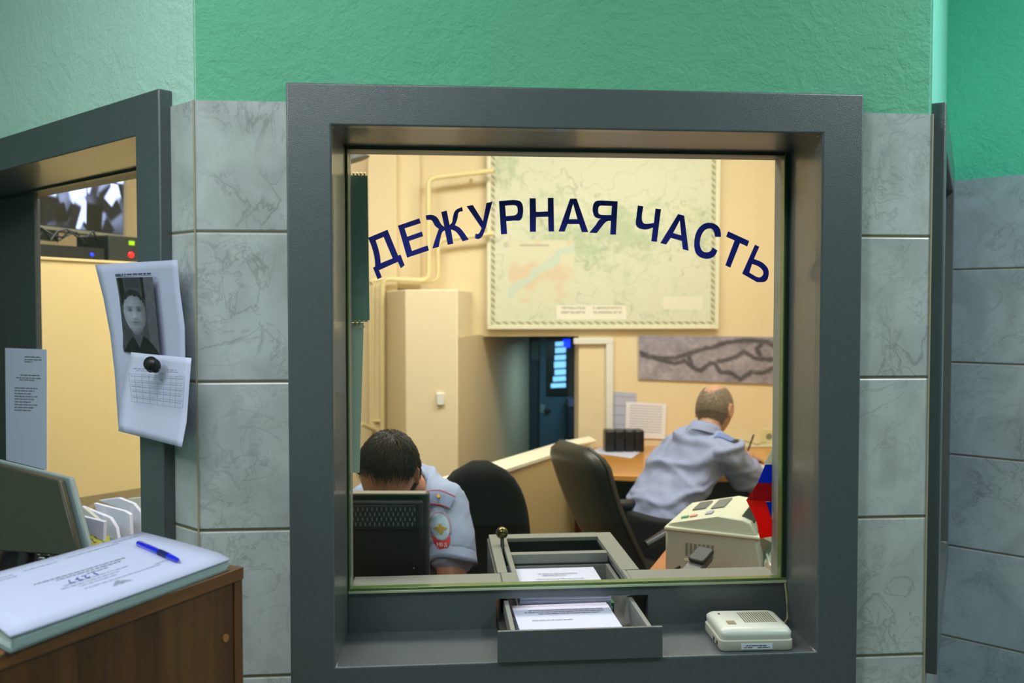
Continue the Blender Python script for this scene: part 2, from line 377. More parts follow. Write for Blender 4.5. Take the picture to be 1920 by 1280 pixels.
# ------------------------------------------------------------------ window frames
def window(idx, M, out, inn, bk, gl, yb=.17, th=.025, drawer=None, inner_post=None, label=None):
    t = thing('window_%d' % idx, None, None, M, kind='structure')
    o0, o1, oz0, oz1 = out; i0, i1, iz0, iz1 = inn; b0, b1, bz0, bz1 = bk; g0, g1, gz0, gz1 = gl
    def rect(a, c, z0, z1, y): return [V((a, y, z0)), V((c, y, z0)), V((c, y, z1)), V((a, y, z1))]
    b = MB(); b.loft([rect(o0, o1, oz0, oz1, .004), rect(o0, o1, oz0, oz1, -th), rect(i0, i1, iz0, iz1, -th), rect(i0, i1, iz0, iz1, .004)], cap=False)
    b.build('frame', METAL, t, bevel=.0035, seg=3)
    b = MB(); b.loft([rect(i0, i1, iz0, iz1, .004), rect(b0, b1, bz0, bz1, yb + .02)], cap=False)
    # outer skin gives the lining thickness
    b.loft([rect(i0 - .008, i1 + .008, iz0 - .008, iz1 + .008, .004), rect(b0 - .008, b1 + .008, bz0 - .008, bz1 + .008, yb + .02)], cap=False)
    b.build('reveal', METAL, t)
    # lower panel under the glass
    b = MB()
    if drawer:
        d0, d1, dz0, dz1 = drawer
        b.box(b0, d0, yb, yb + .02, bz0, gz0); b.box(d1, b1, yb, yb + .02, bz0, gz0)
        b.box(d0, d1, yb, yb + .02, dz1, gz0)
        if dz0 > bz0 + .002: b.box(d0, d1, yb, yb + .02, bz0, dz0)
    else: b.box(b0, b1, yb, yb + .02, bz0, gz0)
    b.build('lower_panel', METAL, t)
    # glass
    b = MB(); b.box(g0 + .001, g1 - .001, yb, yb + .016, gz0 + .001, gz1 - .001); b.build('glass_pane', GLASS, t, smooth=False)
    b = MB(); w = .004
    b.box(g0, g1, yb - .004, yb + .018, gz0, gz0 + .008); b.box(g0, g0 + w, yb - .002, yb + .018, gz0, gz1)
    b.box(g1 - .0145, g1 - .0105, yb - .003, yb + .018, gz0, gz1)
    b.build('glass_edge', SEAL, t, bevel=.001)
    b = MB(); b.box(g0, g1, yb - .006, yb - .001, gz0 - .004, gz0 + .002); b.build('glass_bead', mat('pale_bead', (.68, .72, .60), .3), t, bevel=.001)
    b = MB(); b.box(g1 - .010, g1 + .002, yb - .003, yb + .018, gz0, gz1); b.box(g0, g1, yb - .002, yb + .018, gz1 - .006, gz1 + .002)
    b.build('seal', SEALD, t, bevel=.001)
    # inner frame
    b = MB(); y0, y1 = yb + .02, yb + .075
    b.box(b0 - .06, b0 + .004, y0, y1, gz0 - .05, gz1 + .05); b.box(b1 - .008, b1 + .06, y0, y1, gz0 - .05, gz1 + .05)
    b.box(b0, b1, y0, y1, gz1 - .004, gz1 + .05)
    if inner_post: b.box(inner_post[0], inner_post[1] + .165, y0, y0 + .012, gz0 - .02, gz1); b.box(inner_post[0], inner_post[1], y0 + .012, y1 + .03, gz0 - .02, gz1)
    b.build('inner_frame', INMETAL if not inner_post else mat('dark_grey_paint', (.27, .30, .30), .5), t, bevel=.002)
    return t
w1 = window(1, Matrix.Identity(4), (-.295, .886, .700, 1.950), (-.2065, .798, .7805, 1.868), (-.198, .808, .7805, 1.861), (-.198, .808, .874, 1.861), drawer=(.132, .482, .782, .849))
w2 = window(2, MLw, (-1.71, -.089, .700, 1.950), (-1.62, -.188, .7805, 1.866), (-1.62, -.188, .7805, 1.861), (-1.62, -.188, .874, 1.861), inner_post=(-1.62, -1.400))
w3 = window(3, MRw, (.045, 1.055, .700, 1.950), (.135, .965, .7805, 1.866), (.135, .965, .7805, 1.861), (.135, .965, .874, 1.861))

# ------------------------------------------------------------------ lettering
def chaikin(pts, it=2):
    """points flagged with a third value are corner-cut into curves"""
    for _ in range(it):
        out = []; n = len(pts)
        for i, p in enumerate(pts):
            if len(p) == 2: out.append(p); continue
            a = pts[i - 1]; c = pts[(i + 1) % n]
            out.append((p[0] * .75 + a[0] * .25, p[1] * .75 + a[1] * .25, 1)); out.append((p[0] * .75 + c[0] * .25, p[1] * .75 + c[1] * .25, 1))
        pts = out
    return pts
ZA = (640, 270, 4.413); ZB = (900, 280, 3.657); ZC = (1040, 230, 2.977)
LET = [
 (ZA, [(222,775),(382,708),(470,922),(490,914),(524,1002),(492,1028),(468,974),(312,1044),(336,1102),(300,1118),(262,1022),(280,1012),(278,960,1),(262,880,1),(240,820)], [(284,796),(350,768),(424,945),(326,985),(322,930,1),(306,860,1)]),
 (ZA, [(468,675),(645,614),(658,654),(524,698),(546,766),(666,724),(678,762),(560,802),(584,884),(714,838),(726,880),(544,940)], None),
 (ZA, [(698,590),(745,582,1),(795,602,1),(825,665,1),(852,684),(826,562),(872,550),(896,668),(918,650,1),(922,600,1),(940,545,1),(1000,520),(1006,556),(968,560,1),(962,620,1),(940,672),(985,690,1),(1055,790),(1004,805),(955,725,1),(908,706),(926,824),(880,834),(856,714),(830,728,1),(806,852),(752,864),(785,760,1),(806,702),(770,675,1),(750,625,1),(704,628)], None),
 (ZA, [(1036,514),(1088,504),(1172,638),(1200,488),(1250,476),(1195,690),(1172,760,1),(1140,788,1),(1108,782),(1108,742),(1140,745,1),(1160,695)], None),
 (ZB, [(130,354),(225,346),(285,352,1),(300,415,1),(285,490,1),(235,488),(180,492),(186,580),(144,582)], [(172,386),(225,382),(256,385,1),(260,440,1),(236,453),(178,458)]),
 (ZB, [(340,335),(382,335),(384,428),(465,425),(465,333),(504,332),(508,563),(470,563),(467,462),(384,464),(383,565),(342,565)], None),
 (ZB, [(618,337),(662,337),(742,567),(698,567),(680,512),(600,512),(580,564),(538,563)], [(638,372),(668,478),(610,478)]),
 (ZB, [(944,356),(932,584),(892,584),(898,490),(870,490,1),(848,512),(800,574),(750,570),(795,515),(820,475,1),(840,476),(785,470,1),(768,410,1),(785,352,1),(835,350)], [(904,388),(850,386),(812,384,1),(808,446,1),(850,450),(900,450)]),
 (ZB, [(1082,384),(1120,390),(1106,470,1),(1120,515,1),(1192,504),(1203,406),(1241,411),(1212,634),(1174,630),(1186,536),(1130,555,1),(1062,530,1),(1074,450)], None),
 (ZB, [(1358,443),(1400,454),(1430,695),(1390,684),(1384,628),(1308,606),(1276,652),(1236,642)], [(1370,487),(1380,590),(1324,573)]),
 (ZB, [(1652,600),(1650,545,1),(1610,506,1),(1540,500,1),(1482,555,1),(1464,650,1),(1480,725,1),(1545,755,1),(1605,740,1),(1628,694),(1596,672),(1575,706,1),(1525,704,1),(1504,655,1),(1514,590,1),(1545,545,1),(1598,540,1),(1612,600)], None),
 (ZC, [(968,606),(1086,660),(1074,690),(1034,672),(980,808),(952,796),(1004,657),(957,636)], None),
 (ZC, [(1118,680),(1142,692),(1112,760),(1165,780,1),(1200,825,1),(1185,890,1),(1130,890),(1046,842)], [(1102,788),(1145,803,1),(1170,838,1),(1150,865,1),(1126,860),(1086,836)]),
]
GY = .17
t = thing('window_lettering', 'arched navy blue Cyrillic lettering stuck on the middle window glass', 'lettering', (.305, GY, 1.70))
for z, o, h in LET:
    loops = []
    for l in (o, h):
        if not l: continue
        loops.append([PY(z[0] + q[0] / z[2], z[1] + q[1] / z[2], GY - .0003) for q in chaikin(l)])
    b = MB(); b.plate(loops, (0, -.0007, 0)); b.build('letter', BLUEV, t, world=True, smooth=False)

# ------------------------------------------------------------------ drawer, tray, forms
ZL = .872
t = thing('ledge', 'grey steel ledge inside the middle window under the glass', 'ledge', (.305, .19, ZL - .02))
b = MB(); b.box(-.196, .150, .188, .292, ZL - .02, ZL); b.build('shelf', INMETAL, t, world=True, bevel=.003)
b = MB(); b.box(.455, .806, .188, .292, ZL - .02, ZL); b.build('shelf', INMETAL, t, world=True, bevel=.003)
def P(px, py, z): return PZ(px, py, z)
t = thing('document_tray', 'grey metal pass-through tray box behind the glass with ball lever', 'tray', (.30, .4, .76))
oc = [P(917, 1006, ZL), P(1147, 1001, ZL)]
x0, x1, yf = oc[0].x, oc[1].x, .66
xi0, xi1 = x0 + .052, x1 - .038
xi0, xi1 = .190, .445
b = MB()
zf = ZL + .001
def pl(mb, a, c, y0, y1, z0, z1): mb.box(a, c, y0, y1, z0, z1)
pl(b, x0, xi0 - .022, .293, yf, zf - .012, zf); pl(b, xi0 - .012, xi0, .293, yf, zf - .012, zf); pl(b, xi0 - .022, xi0 - .012, .56, yf, zf - .012, zf)
pl(b, xi1, x1, .293, yf, zf - .012, zf); pl(b, .1505, xi0, .19, .2925, zf - .012, zf); pl(b, xi1, .4545, .19, .2925, zf - .012, zf); pl(b, xi0, xi1, yf - .045, yf, zf - .012, zf)
b.build('top_flange', INMETAL, t, world=True, bevel=.002)
b = MB(); pl(b, xi0, xi1, .462, .487, zf - .03, zf - .004); b.build('cross_bar', INMETAL, t, world=True, bevel=.002)
b = MB()
pl(b, x0 - .004, x0, .1905, yf, .765, zf - .012); pl(b, x1, x1 + .004, .1905, yf, .765, zf - .012); pl(b, x0, x1, yf - .004, yf, .765, zf - .012)
pl(b, xi0 - .006, xi0 - .001, .1905, yf - .005, .85, zf - .0125); pl(b, xi1 + .001, xi1 + .006, .1905, yf - .005, .85, zf - .0125)
pl(b, x0, x1, .293, yf, .762, .766)
b.build('tray_box', METAL, t, world=True)
kx = xi0 - .017
b = MB(); b.tube([(kx, .50, .80), (kx, .52, .86), (kx, .545, .895)], .005); b.build('lever', BLACKP, t, world=True)
b = MB(); b.ell((kx, .548, .905), (.0165, .0165, .0165)); b.build('knob', mat('worn_brass', (.42, .40, .25), .18, metal=.85), t, world=True)

DZ0, DZ1 = .7815, .847
t = thing('pass_through_drawer', 'dark grey steel drawer pulled out through the slot on the sill', 'drawer', (.29, 0, DZ0))
b = MB(); b.box(.122, .465, -.031, -.024, DZ0, DZ1); b.build('front_panel', METAL, t, world=True, bevel=.0012)
b = MB(); b.box(.160, .440, -.024, .45, DZ0 + .002, DZ0 + .006); b.build('bottom_panel', METAL, t, world=True)
for xx in (.150, .436):
    b = MB(); b.box(xx, xx + .010, -.024, .45, DZ0 + .002, DZ1 - .004); b.build('side_panel', INMETAL, t, world=True, bevel=.001)
b = MB(); b.box(.152, .446, .45, .456, DZ0 + .002, DZ1 - .006); b.build('rear_panel', INMETAL, t, world=True)
b = MB(); b.box(.134, .148, .02, .44, DZ0 + .002, DZ0 + .03); b.build('slide_rail', BLACKP, t, world=True)

def printed(mb, M, rows, h=.0016, seed=0, z=.0006):
    """rows of word dashes: (x0, x1, y) in the sheet's own frame"""
    rnd = random.Random(seed)
    for r in rows:
        x, xe, y = r[0], r[1], r[2]; hh = r[3] if len(r) > 3 else h
        while x < xe:
            w = rnd.uniform(.004, .016) * (hh / .0016) ** .5; w = min(w, xe - x)
            mb.box(x, x + w, y, y + hh, z - .0003, z, M=M); x += w + .0016
def sheet_stack(name, label, cat, M, w, l, h, n, rows, group=None, tab=True):
    t = thing(name, label, cat, M, group); rnd = random.Random(n)
    b = MB()
    for i in range(n):
        dx, dy, a = rnd.uniform(-.003, .003), rnd.uniform(-.003, .003), rnd.uniform(-.01, .01)
        R = Matrix.Translation((dx, dy, i * h / n)) @ Matrix.Rotation(a, 4, 'Z')
        b.box(0, w, 0, l, 0, h / n * .8, M=R)
    b.build('sheet', PAPER, t)
    b = MB(); printed(b, Matrix.Translation((0, 0, h + .0004)), rows, seed=n); b.build('printed_text', INK, t)
    if tab:
        b = MB(); b.box(w - .012, w + .008, .004, l - .01, 0, h * .5, M=Matrix.Rotation(.01, 4, 'Z')); b.build('green_folder_edge', mat('green_folder', (.12, .5, .3), .5), t)
    return t
sheet_stack('form_stack', 'stack of printed white forms lying in the pulled-out drawer', 'papers', Matrix.Translation((.178, .005, DZ0 + .0065)) @ Matrix.Rotation(.02, 4, 'Z'), .222, .20, .034, 8,
    [(.03, .2, .155, .0022), (.02, .2, .143, .0022), (.05, .19, .131, .0022), (.03, .12, .09, .0018), (.012, .2, .03, .0008)])
sheet_stack('form_stack', 'white printed form seen through the glass in the tray box', 'papers', Matrix.Translation((.192, .222, DZ0 + .0065)), .215, .222, .050, 8,
    [(.06, .16, .165, .0025), (.07, .13, .15, .0025), (.05, .17, .12, .002), (.09, .13, .09, .0018), (.03, .18, .04, .0018)])

# ------------------------------------------------------------------ intercom on the sill
MI = frame((.594, -.010, .7805), (1, -.035, 0))
t = thing('intercom', 'grey-white speaker intercom box on the window sill right of the drawer', 'intercom', MI)
def rrect(x0, x1, y0, y1, r, z, n=5):
    out = []
    for cx, cy, a in ((x1 - r, y1 - r, 0), (x0 + r, y1 - r, pi / 2), (x0 + r, y0 + r, pi), (x1 - r, y0 + r, 1.5 * pi)):
        for i in range(n + 1): q = a + pi / 2 * i / n; out.append(V((cx + r * cos(q), cy + r * sin(q), z)))
    return out
b = MB(); b.loft([rrect(.003, .155, .003, .127, .010, .001), rrect(0, .158, 0, .130, .012, .006), rrect(0, .158, 0, .130, .012, .023), rrect(.002, .156, .002, .128, .012, .0245)]); b.build('base', BEIGEP, t)
b = MB(); b.loft([rrect(.003, .155, .002, .128, .012, .0245), rrect(.002, .156, 0, .130, .014, .034), rrect(.002, .156, .0, .130, .014, .040), rrect(.006, .152, .006, .124, .016, .046), rrect(.014, .144, .016, .114, .016, .0485)])
b.build('cover', mat('grey_white_plastic', (.80, .81, .77), .35), t, angle=60)
b = MB()
for i in range(14): b.box(.066 + i * .0052, .0685 + i * .0052, .040, .105, .0483, .0489)
b.build('speaker_grille', mat('grille_slots', (.40, .38, .30), .8), t)
b = MB(); b.box(.026, .044, .030, .050, .0483, .0500); b.build('call_button', mat('tan_button', (.55, .50, .40), .4), t, bevel=.002)
b = MB(); b.box(.022, .026, .094, .100, .0484, .0495); b.build('indicator_light', mat('brown_lens', (.35, .12, .08), .3), t)
b = MB(); b.box(.045, .112, -.0008, .0004, .006, .0175); b.build('sticker', mat('white_sticker', (.78, .82, .88), .5), t)
b = MB(); printed(b, Matrix((( 1, 0, 0, 0), (0, 0, 1, 0), (0, 1, 0, 0), (0, 0, 0, 1))) @ Matrix.Translation((.05, .008, -.0008)), [(0, .02, .001), (.03, .056, .001), (.005, .05, .005)], seed=3, z=-.0002); b.build('sticker_text', INK, t)
b = MB(); b.box(-.0008, .0006, .02, .028, .008, .016); b.box(-.0008, .0006, .045, .053, .008, .016); b.build('side_socket', BLACKP, t)
b = MB(); b.tube([PY(1472, 1093, .165), PY(1474, 1110, .160), PY(1477, 1140, .158), PY(1476, 1160, .150), PY(1466, 1175, .12)], .0022, 8)
b.build('intercom_cable', mat('yellowed_cable', (.62, .60, .42), .5), None, True, label='thin yellowed cable running down behind the intercom box', cat='cable')

# ------------------------------------------------------------------ generic painted panels (printed pictures)
def painted(name, quad, nx, ny, fn, m, parent, thick=.001):
    """quad: TL TR BR BL points; a printed sheet with its picture in vertex colours"""
    TL, TR, BR, BL = [V(q) for q in quad]; b = MB(); cols = []
    for j in range(ny + 1):
        for i in range(nx + 1):
            u = i / nx; v = j / ny
            b.v.append((TL * (1 - u) + TR * u) * (1 - v) + (BL * (1 - u) + BR * u) * v); cols.append(lin(fn(u, 1 - v)))
    for j in range(ny):
        for i in range(nx):
            a = j * (nx + 1) + i; b.f.append((a, a + nx + 1, a + nx + 2, a + 1)); b.m.append(0)
    return b.build(name, m, parent, True, cols=cols)
PIC = mat('printed_picture', rough=.6, attr=True)
def nz(x, y, s, o=0): return noise.noise(V((x * s, y * s, o)))
def ss(a, b, x):
    x = max(0, min(1, (x - a) / (b - a))); return x * x * (3 - 2 * x)

# ------------------------------------------------------------------ notices on the left window
NL = V((.7071, .7071, 0)); CLv = V((CLx, 0, 0))
def PLft(px, py, off): return PLN(px, py, CLv + NL * off, NL)
def curl_sheet(name, left, right, nx, m, parent, offf, thick=.0004):
    """left/right: matching pixel polylines down the two sides"""
    rows = []; b = MB(); n = len(left); K = 4
    L2, R2 = [], []
    for k in range((n - 1) * K + 1):
        i = min(k // K, n - 2); f = k / K - i
        L2.append([left[i][c] * (1 - f) + left[i + 1][c] * f for c in (0, 1)]); R2.append([right[i][c] * (1 - f) + right[i + 1][c] * f for c in (0, 1)])
    for k in range(len(L2)):
        v = k / (len(L2) - 1)
        for i in range(nx + 1):
            u = i / nx; b.v.append(PLft(L2[k][0] * (1 - u) + R2[k][0] * u, L2[k][1] * (1 - u) + R2[k][1] * u, -.026 - offf(u, v)))
    for k in range(len(L2) - 1):
        for i in range(nx): a = k * (nx + 1) + i; b.f.append((a, a + nx + 1, a + nx + 2, a + 1)); b.m.append(0)
    o = b.build(name, m, parent, True, angle=80)
    md = o.modifiers.new('s', 'SOLIDIFY'); md.thickness = thick
    return o
t = thing('wanted_notice', 'pinned white notice with a black and white portrait photo of a man', 'notice', PLft(270, 660, -.03))
offA = lambda u, v: .003 + .018 * (2 * abs(u - .55)) ** 2 * (1 - v * .6) + .004 * sin(u * 5 + v * 3)
curl_sheet('sheet', [(178, 496), (194, 560), (207, 630), (215, 700), (218, 745), (222, 800)], [(332, 487), (337, 545), (346, 612), (347, 668), (347, 700), (345, 790)], 12, PAPER2, t, offA)
def portrait(u, v):
    g = .25 + .05 * nz(u, v, 6)
    if .18 < u < .30 and v > .62: g = .05
    if .70 < u < .78 and v > .70: g = .05
    if .32 < u < .68 and v > .86: g = .20
    if u < .16 and v > .75: g = .33 + .1 * nz(u, v, 30)
    if u > .78: g = .33 + .04 * nz(u, v, 12)
    # shoulders / dark shirt
    if v < .24 - .9 * abs(u - .50) ** 1.8: g = .07 + .03 * nz(u, v, 9)
    # neck
    if abs(u - .48) < .14 and .05 < v < .34 and v > .06 + 1.2 * abs(u - .48): g = .30
    cx = .47; ex = (u - cx) / (.275 if v > .45 else .275 - .09 * ((.45 - v) / .25) ** 1.6 if v > .2 else .18); ey = (v - .52) / .29
    if ex * ex + ey * ey < 1:
        g = .48 + .12 * (1 - ex * ex - ey * ey) - .10 * ex + .03 * nz(u, v, 14)
        for exx in (-.115, .105):
            d = ((u - cx - exx - .01) / .06) ** 2 + ((v - .565) / .022) ** 2; g -= .30 * exp(-d)
            d = ((u - cx - exx) / .085) ** 2 + ((v - .60) / .014) ** 2; g -= .18 * exp(-d)
        d = ((u - cx + .02) / .03) ** 2 + ((v - .50) / .05) ** 2; g += .08 * exp(-d)
        d = ((u - cx) / .06) ** 2 + ((v - .445) / .012) ** 2; g -= .18 * exp(-d)
        d = ((u - cx) / .11) ** 2 + ((v - .40) / .020) ** 2; g -= .20 * exp(-d)
        d = ((u - cx) / .08) ** 2 + ((v - .365) / .008) ** 2; g -= .12 * exp(-d)
        g -= .10 * ss(.36, .24, v)
    ex = (u - cx) / .285; ey = (v - .60) / .235
    if ex * ex + ey * ey < 1 and v > .755 - .13 * ex * ex + .03 * nz(u, v, 25): g = .12 + .05 * nz(u, v, 30)
    g = max(.02, g); return (g * .98, g, g * 1.08)
onA = lambda px, py: PLft(px, py, -.0405)
painted('photo', [onA(207, 521), onA(286, 519), onA(300, 663), onA(232, 659)], 60, 100, portrait, PIC, t)
b = MB()
def tline(mb, x0, y0, x1, y1, hpx, off, seed=0, dens=1.0, dashed=True):
    rnd = random.Random(seed); u = 0; L = hypot(x1 - x0, y1 - y0)
    while u < 1:
        w = rnd.uniform(3, 11) / L if dashed else 1; e = min(1, u + w)
        a = (x0 + (x1 - x0) * u, y0 + (y1 - y0) * u); c = (x0 + (x1 - x0) * e, y0 + (y1 - y0) * e)
        q = [PLft(a[0], a[1], off), PLft(c[0], c[1], off), PLft(c[0], c[1] + hpx, off), PLft(a[0], a[1] + hpx, off)]
        mb.add(q, [(0, 1, 2, 3)]); u = e + 1.3 / L
tline(b, 204, 514, 284, 511, 3.6, -.0408, 2); tline(b, 204, 518.6, 284, 515.6, .8, -.0408, 2, dashed=False)
b.build('headline', INK, t, world=True)
offB = lambda u, v: .012 + .012 * v * v + .014 * abs(u - .5) ** 2 * 4 * (v + .2)
curl_sheet('table_sheet', [(246, 660), (235, 700), (226, 750), (222, 808)], [(359, 671), (355, 722), (350, 790), (341, 838)], 10, PAPER, t, offB)
b = MB()
oB = -.0405
def sB(u, v):  # table grid inside the sheet
    tl, tr, br, bl = (241, 700), (346, 706), (342, 765), (247, 752)
    return ((tl[0] * (1 - u) + tr[0] * u) * (1 - v) + (bl[0] * (1 - u) + br[0] * u) * v, (tl[1] * (1 - u) + tr[1] * u) * (1 - v) + (bl[1] * (1 - u) + br[1] * u) * v)
OB2 = -.058
for v in (0, .22, .38, .56, .78, 1): a = sB(0, v); c = sB(1, v); tline(b, *a, *c, .6, OB2, dashed=False)
for u in (0, .1, .23, .36, .5, .62, .75, .85, 1):
    a = sB(u, 0); c = sB(u, 1); q = [PLft(a[0], a[1], OB2), PLft(a[0] + .6, a[1], OB2), PLft(c[0] + .6, c[1], OB2), PLft(c[0], c[1], OB2)]; b.add(q, [(0, 1, 2, 3)])
b.build('table_rules', INKP, t, world=True)
b = MB()
for k, v in enumerate((.07, .28, .44, .62, .84)): a = sB(.03, v); c = sB(.97, v); tline(b, *a, *c, 1.3, OB2, k + 3)
tline(b, 250, 690, 330, 693, 1.6, OB2, 11); tline(b, 255, 694, 334, 697, 1.6, OB2, 12)
b.build('table_text', INKP, t, world=True)
b = MB(); c = PLft(283, 682, -.064); Rr = MLw.to_3x3()
b.ell(c, (.021, .012, .015), R=Rr); b.ell(c + Rr @ V((-.008, .004, -.004)), (.012, .010, .014), R=Rr); b.ell(c + Rr @ V((.010, .004, -.004)), (.012, .010, .014), R=Rr)
b.build('holder', BLACKP, None, True, label='black lump of a magnet holding the portrait notice', cat='magnet')
t = thing('paper_notice', 'narrow white printed notice taped to the far left window glass', 'notice', PLft(50, 870, .165))
b = MB(); q = [PLft(10, 652, .168), PLft(88, 655, .168), PLft(88, 881, .168), PLft(12, 862, .168)]; b.prism(q, NL * -.0006); b.build('sheet', PAPER, t, world=True)
b = MB(); o2 = .1665
for i, (xa, xb, yy) in enumerate([(46, 76, 668), (46, 78, 673), (46, 60, 677), (38, 74, 702), (30, 76, 707), (36, 66, 711)] + [(27, 70 - (i % 3) * 6, 726 + i * 5.2) for i in range(9)]):
    tline(b, xa, yy, xb, yy + 2 * (xb - xa) / 60, 1.5, o2, i)
b.build('printed_text', INK, t, world=True)

# ------------------------------------------------------------------ cabinet, ledger and pen in the lobby
CZ = 1.09; lh = .022
CK = P(457, 1062, CZ); CE = P(0, 1226, CZ); CK.z = 0; CE.z = 0
MC = frame(CK, CK - CE)
t = thing('cabinet', 'brown wood-grain cabinet in the lower left corner under the ledger', 'cabinet', MC)
WOODF = wood('walnut_laminate', (.44, .28, .12), .45, 5, (1, 1, .06))
WOODE = wood('walnut_edge', (.50, .32, .15), .6, 6, (.08, 1, 1))
b = MB(); b.box(-.85, 0, 0, .285, CZ - .020, CZ); b.build('top_panel', WOODE, t, bevel=.001)
b = MB(); b.box(-.83, -.018, .006, .022, .04, CZ - .0205); b.build('front_panel', WOODF, t)
b = MB(); b.box(-.0175, 0, .003, .285, 0, CZ - .0205); b.build('side_panel', wood('walnut_side', (.44, .27, .14), .6, 6, (1, 1, .08)), t, bevel=.001)
b = MB(); b.box(-.85, -.832, .003, .285, 0, CZ - .0205); b.build('side_panel', MATS['walnut_side'], t, bevel=.001)
b = MB(); b.box(-.83, -.018, .024, .285, .03, .05); b.build('bottom_panel', WOODF, t)
b = MB(); b.tube([(-.036, .0062, .985), (-.036, .0040, .985)], .0062, 16); b.build('screw_cap', mat('tan_cap', (.66, .43, .24), .4), t)

A = P(431, 1043, CZ + lh); lB = P(265, 997, CZ + lh); lC = P(18, 1192, CZ + lh); lw = (lB - A).length; lL = (lC - A).length
ls = (lB - A).normalized(); ll = (lC - A).normalized(); A.z = CZ + .0005
t = thing('ledger', 'thick white paper-bound ledger lying on the brown cabinet', 'ledger', A)
b = MB(); rnd = random.Random(5)
nl = 26
for i in range(nl):
    z = .002 + i * (lh - .006) / nl; f = (lh - .006) / nl * .86; j = rnd.uniform(-.0015, .0015); bulge = .006 * sin(pi * i / nl)
    q = [A + ls * (.004 + j) + ll * (.004 - bulge) + V((0, 0, z)), A + ls * (lw - .004) + ll * (.004 - bulge) + V((0, 0, z)), A + ls * (lw - .004) + ll * (lL - .005) + V((0, 0, z)), A + ls * (.004 + j) + ll * (lL - .005 + j) + V((0, 0, z))]
    b.prism(q, (0, 0, f))
b.build('page_block', mat('page_edges', (.82, .88, .88), .7), t, world=True, smooth=False)
for zz, nm, th in ((0, 'back_cover', .0018), (lh - .003, 'front_cover', .003)):
    b = MB(); n = 10
    for i in range(n + 1):
        u = i / n
        for k in range(9):
            w = k / 8; lift = .004 * sin(pi * w) * (.4 + .6 * u) + .0035 * u ** 3 * (1 if zz else 0) - .004 * max(0, .12 - w) * 8 * (1 if zz else 0)
            if not zz: lift = 0
            b.v.append(A + ls * (lw * w) + ll * (lL * u) + V((0, 0, zz + lift)))
    for i in range(n):
        for k in range(8): a = i * 9 + k; b.f.append((a, a + 1, a + 10, a + 9)); b.m.append(0)
    o = b.build(nm, mat('ledger_cover', (.74, .76, .87), .7, vary=.03, vscale=12) if zz else mat('teal_grey_cover', (.35, .42, .42), .6), t, world=True, angle=80)
    md = o.modifiers.new('s', 'SOLIDIFY'); md.thickness = th; md.offset = 1
def ML(w, u, z=0): 
    lift = .004 * sin(pi * w) * (.4 + .6 * u) + .0035 * u ** 3 - .004 * max(0, .12 - w) * 8
    return A + ls * (lw * w) + ll * (lL * u) + V((0, 0, lh - .003 + lift + .0034 + z))
b = MB(); rnd = random.Random(8)
def lrow(mb, w, u0, u1, h=.006):
    u = u0
    while u < u1:
        e = min(u1, u + rnd.uniform(.012, .035)); mb.add([ML(w, u), ML(w, e), ML(w + h, e), ML(w + h, u)], [(0, 1, 2, 3)]); u = e + .005
lrow(b, .54, .30, .72, .012); lrow(b, .50, .34, .64, .012); lrow(b, .46, .42, .52, .011)
for w, a, c in ((.38, .36, .66), (.34, .42, .68), (.30, .45, .62), (.92, .05, .20), (.88, .18, .46), (.86, .50, .66), (.80, .70, .80), (.24, .26, .62), (.27, .20, .28), (.85, .70, .82)): lrow(b, w, a, c, .006)
b.build('cover_text', INK, t, world=True)
# eagle emblem, printed
b = MB(); ec = (.19, .49)
for pts in ([(-.01, 0), (.01, 0), (.014, .03), (0, .05), (-.014, .03)], [(.0, .03), (.05, .045), (.035, .02), (.02, .0), (.01, .0)], [(.0, .03), (-.05, .045), (-.035, .02), (-.02, .0), (-.01, .0)], [(-.012, -.02), (.012, -.02), (.004, .01), (-.004, .01)]):
    q = [ML(ec[0] - y, ec[1] + x * .9) for x, y in pts]; b.plate([q], (0, 0, .0002))
b.build('cover_emblem', INKP, t, world=True)
b = MB()
for k, gl_ in enumerate([[(0, 0), (0, 1)], [(.0, .8), (.5, 1), (.6, .6), (0, 0), (.7, 0)], [(0, 1), (.6, .9), (.3, .55), (.6, .3), (0, 0)], [(0, 1), (.7, 1), (.2, 0)]]):
    pth = [ML(.44 - y * .055 + .0, .50 + (k * .035 + x * .026), .0006) for x, y in gl_]; b.tube(pth, .0007, 5)
b.build('handwritten_number', BLUEINK, t, world=True)
pa, pb = P(259, 1018, CZ + lh + .006), P(338, 1052, CZ + lh + .006)
pdn = (pb - pa).normalized(); MPn = frame(pa, pdn)
t = thing('pen', 'translucent blue ballpoint pen lying on the white ledger', 'pen', MPn); L = (pb - pa).length
b = MB(); b.tube([(0, 0, 0), (.001, 0, 0), (.004, 0, 0), (L * .52, 0, 0)], [.002, .0042, .0050, .0050], 16); b.build('barrel', mat('blue_plastic', (.05, .12, .85), .15, coat=.5), t)
b = MB(); pp = [(L * .52 + i * .004, 0, 0) for i in range(9)]; b.tube(pp, [.0050 + (.0004 if i % 2 else 0) for i in range(9)], 16); b.build('grip', mat('dark_blue_rubber', (.03, .06, .35), .5), t)
b = MB(); b.tube([(L * .52 + .033, 0, 0), (L * .93, 0, 0), (L * .97, 0, 0)], [.0050, .0036, .0018], 14); b.build('nose_cone', MATS['blue_plastic'], t)
b = MB(); b.tube([(L * .97, 0, 0), (L, 0, 0)], [.0014, .0005], 10); b.build('tip', mat('steel', (.7, .7, .72), .25, metal=1), t)

